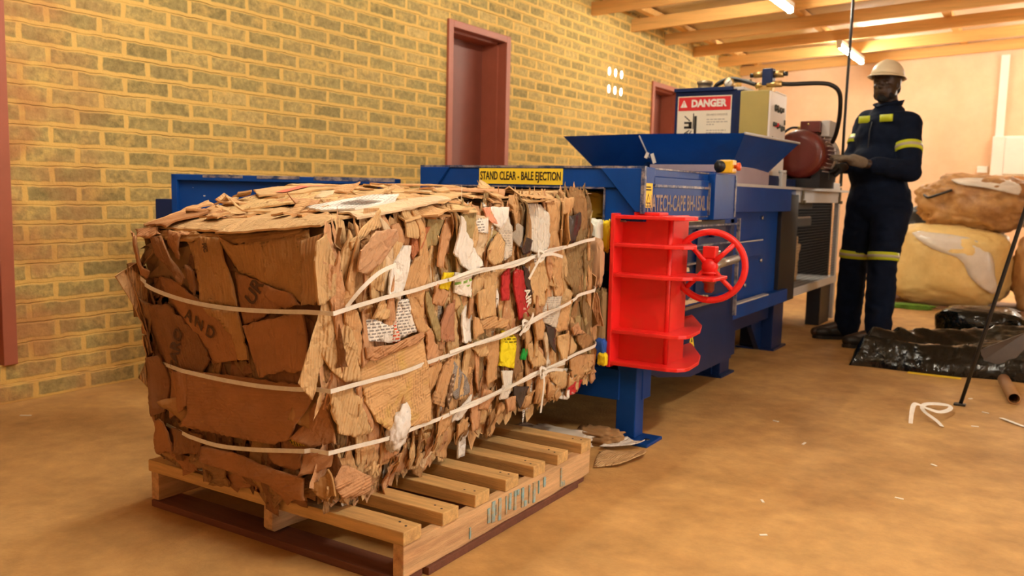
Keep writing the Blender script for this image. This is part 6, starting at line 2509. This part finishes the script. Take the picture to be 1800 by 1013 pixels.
def floor_sheet(name, poly, mat, label, cat, lift, seed, z=.002, amp=.006):
    bmf = bmesh.new()
    Wf, Hf = 1, 1
    r = random.Random(seed)
    P = [Vector(p) for p in poly]
    B_ = []
    for i in range(len(P)):
        p, q = P[i], P[(i + 1) % len(P)]
        k = max(1, int((q - p).length / .012))
        for j in range(k):
            B_.append(p.lerp(q, j / k) + Vector((r.uniform(-.002, .002), r.uniform(-.002, .002))))
    x0, x1, y0, y1 = min(p.x for p in B_), max(p.x for p in B_), min(p.y for p in B_), max(p.y for p in B_)
    V = list(B_)
    s = .014
    for i in range(1, int((x1 - x0) / s) + 1):
        for j in range(1, int((y1 - y0) / s) + 1):
            V.append(Vector((x0 + (i + r.uniform(-.3, .3)) * s, y0 + (j + r.uniform(-.3, .3)) * s)))
    vo, eo, fo, *_ = delaunay_2d_cdt(V, [], [list(range(len(B_)))], 1, 1e-5)
    uvl = bmf.loops.layers.uv.verify()
    vs = []
    for p in vo:
        t = (p.x - x0) / (x1 - x0)
        h = lift * max(0, t - .5) ** 2 * 4 + amp * (.6 + mn.noise(Vector((p.x * 16, p.y * 16, seed))))
        vs.append(bmf.verts.new((p.x, p.y, z + max(0, h))))
    for t in fo:
        if len(set(t)) == 3:
            f = bmf.faces.new([vs[i] for i in t])
            for lp, i in zip(f.loops, t):
                lp[uvl].uv = (vo[i].x, vo[i].y)
            f.smooth = True
    r2 = bmesh.ops.extrude_face_region(bmf, geom=list(bmf.faces))
    for v in [q for q in r2['geom'] if isinstance(q, bmesh.types.BMVert)]:
        v.co.z += .0025
    bmesh.ops.recalc_face_normals(bmf, faces=bmf.faces)
    me = bpy.data.meshes.new(name)
    bmf.to_mesh(me)
    bmf.free()
    o = mesh_obj(name, me, mat)
    tag(o, label, cat)
    return o


floor_sheet('cardboard_scrap', [(-1.27, 2.60), (-1.20, 2.66), (-1.165, 2.80), (-1.19, 2.86), (-1.26, 2.83), (-1.325, 2.80), (-1.33, 2.76)], CARD['kraft_c'], 'torn brown cardboard scrap on the floor by the pallet corner', 'cardboard scrap', .02, 3)
floor_sheet('paper_scrap', [(-1.345, 2.80), (-1.25, 2.86), (-1.215, 2.905), (-1.27, 2.93), (-1.31, 2.965), (-1.355, 2.90)], CARD['white'], 'cream paper scrap on the floor under the front post of the baler', 'paper scrap', .02, 4, z=.014)
floor_sheet('cardboard_scrap', [(-2.0, 1.535), (-1.74, 1.532), (-1.72, 1.58), (-1.76, 1.592), (-1.96, 1.59)], CARD['kd1'], 'flat brown card slip lying on the front slat of the pallet', 'cardboard scrap', .003, 5, z=.1385, amp=.002)
floor_sheet('paper_scrap', [(-1.965, 1.533), (-1.925, 1.54), (-1.91, 1.563), (-1.955, 1.585), (-1.972, 1.57)], CARD['white'], 'small white paper corner on the front slat of the pallet', 'paper scrap', .004, 6, z=.1425, amp=.002)
blob('crumpled_litter', (-1.55, 2.80, .022), (.13, .06, .022), CARD['greyprint'], 'crumpled strip of litter on the floor behind the far pallet end', 'litter', 21, .3, 3, 0, fine=.2, sub=4)
blob('crumpled_litter', (-1.40, 2.90, .022), (.08, .05, .026), CARD['kraft_d'], 'brown crumpled litter at the foot of the baler front post', 'litter', 22, .3, 3, 0, fine=.2, sub=4)
rnd = random.Random(8)
chips = [(-.93, 3.62), (-.70, 2.62), (-3.30, 2.36), (-3.42, 1.86), (-1.55, 1.33), (-.75, 3.35), (-.30, 3.35), (-.62, 2.35), (-.28, 4.62), (-.20, 4.35), (-.22, 4.05), (-.35, 2.9)]
for i, (x, y) in enumerate(chips):
    mb = MB()
    L = rnd.uniform(.010, .022)
    mb.box((x - L, y - .004, .0), (x + L, y + .004, .003), .001, rot=Matrix.Rotation(rnd.uniform(0, 3), 3, 'Z'))
    tag(mb.build('paper_chip', WHITE_INK), 'tiny white paper chip lying on the dusty floor', 'paper chip', 'paper chips on the floor')

# waste waiting inside the wire cage of the baler
floor_z = .353
for k, (lab, c, r, m_) in enumerate((('crushed pale cardboard at the top of the heap inside the wire cage', (-1.53, 5.82, .70), (.08, .16, .075), 'kraft_c'),
                                     ('crushed cardboard below it on the cage floor', (-1.53, 5.80, .46), (.08, .13, .10), 'kraft_c'))):
    pass
heap = blob('waste_heap', (-1.55, 5.86, .52), (.09, .17, .165), CARD['kraft_c'], 'pale crushed cardboard seen through the wire cage at the rear of the baler', 'cardboard', 31, .25, 2.4, .354, fine=.14, sub=5)
mb = MB()
mb.box((-1.60, 5.72, .50), (-1.462, 5.95, .56), .01)
mb.build('dark_plastic_layer', RUBBER, heap)
for zc, y0_, y1_, lab in ((.824, 3.22, 3.62, 'torn pale cardboard edge sticking out of the baler above the handwheel'),
                          (.615, 3.20, 3.50, 'torn pale cardboard edge sticking out of the baler behind the handwheel hub'),
                          (.474, 3.28, 3.75, 'torn pale cardboard edge lying on the dusty ledge below the handwheel')):
    bq = bmesh.new()
    rr = random.Random(int(zc * 1000))
    top, low = [], []
    n_ = 40
    for i in range(n_ + 1):
        y = y0_ + (y1_ - y0_) * i / n_
        x = -1.296 + .006 * mn.noise(Vector((y * 30, zc, 0)))
        h = .018 + .010 * mn.noise(Vector((y * 22, zc, 4)))
        top.append((bq.verts.new((x, y, zc + h)), bq.verts.new((x - .03, y, zc + h))))
        low.append((bq.verts.new((x + .003, y, zc)), bq.verts.new((x - .03, y, zc))))
    for i in range(n_):
        for a_, b_ in ((top[i][0], low[i][0]),):
            pass
        bq.faces.new((low[i][0], low[i + 1][0], top[i + 1][0], top[i][0]))
        bq.faces.new((top[i][0], top[i + 1][0], top[i + 1][1], top[i][1]))
        bq.faces.new((low[i][1], low[i + 1][1], low[i + 1][0], low[i][0]))
        bq.faces.new((top[i][1], top[i + 1][1], low[i + 1][1], low[i][1]))
    me = bpy.data.meshes.new('cardboard_edge')
    bq.to_mesh(me)
    bq.free()
    tag(mesh_obj('cardboard_edge', me, CARD['whitebrown']), lab, 'cardboard')
# loose waste stuck between the bale and the mouth of the baler
LOOSE = [('plastic_wrapper', (-1.47, 2.945, .775), (.026, .028, .055), 'greenwhite', 'green and white plastic wrapper wedged between bale and baler mouth'),
         ('paper_wad', (-1.440, 2.995, .775), (.018, .022, .055), 'yellow', 'yellow paper wad wedged beside the green and white wrapper'),
         ('box_flap', (-1.442, 2.905, .675), (.028, .014, .085), 'pinkbrown', 'dull pink box flap hanging between the bale and the red lock arm'),
         ('paper_wad', (-1.56, 3.10, .885), (.07, .05, .05), 'yellowdark', 'yellow paper wad in the dark mouth of the baler above the bale'),
         ('brown_rag', (-1.43, 2.935, .45), (.024, .022, .12), 'dirty', 'dark brown wad hanging down beside the far end of the bale'),
         ('blue_wrapper', (-1.412, 2.915, .355), (.018, .016, .035), 'bluewrap', 'small blue wrapper at the lower far corner of the bale'),
         ('yellow_wrapper', (-1.395, 2.90, .318), (.016, .012, .022), 'yellow', 'small yellow wrapper at the lower far corner of the bale')]
CARD['greenwhite'] = card('green_white_film', (.75, .76, .66), prints=1.0, pscale=14, pcol=(.03, .30, .08), pcover=.62, corr=.05)
CARD['bluewrap'] = card('blue_film', (.03, .10, .42), corr=.05)
for i, (n_, c, r, m_, lab) in enumerate(LOOSE):
    blob(n_, c, r, CARD[m_], lab, 'waste', 40 + i, .2, 2.5, 0, fine=.12, sub=4, squarish=.5)
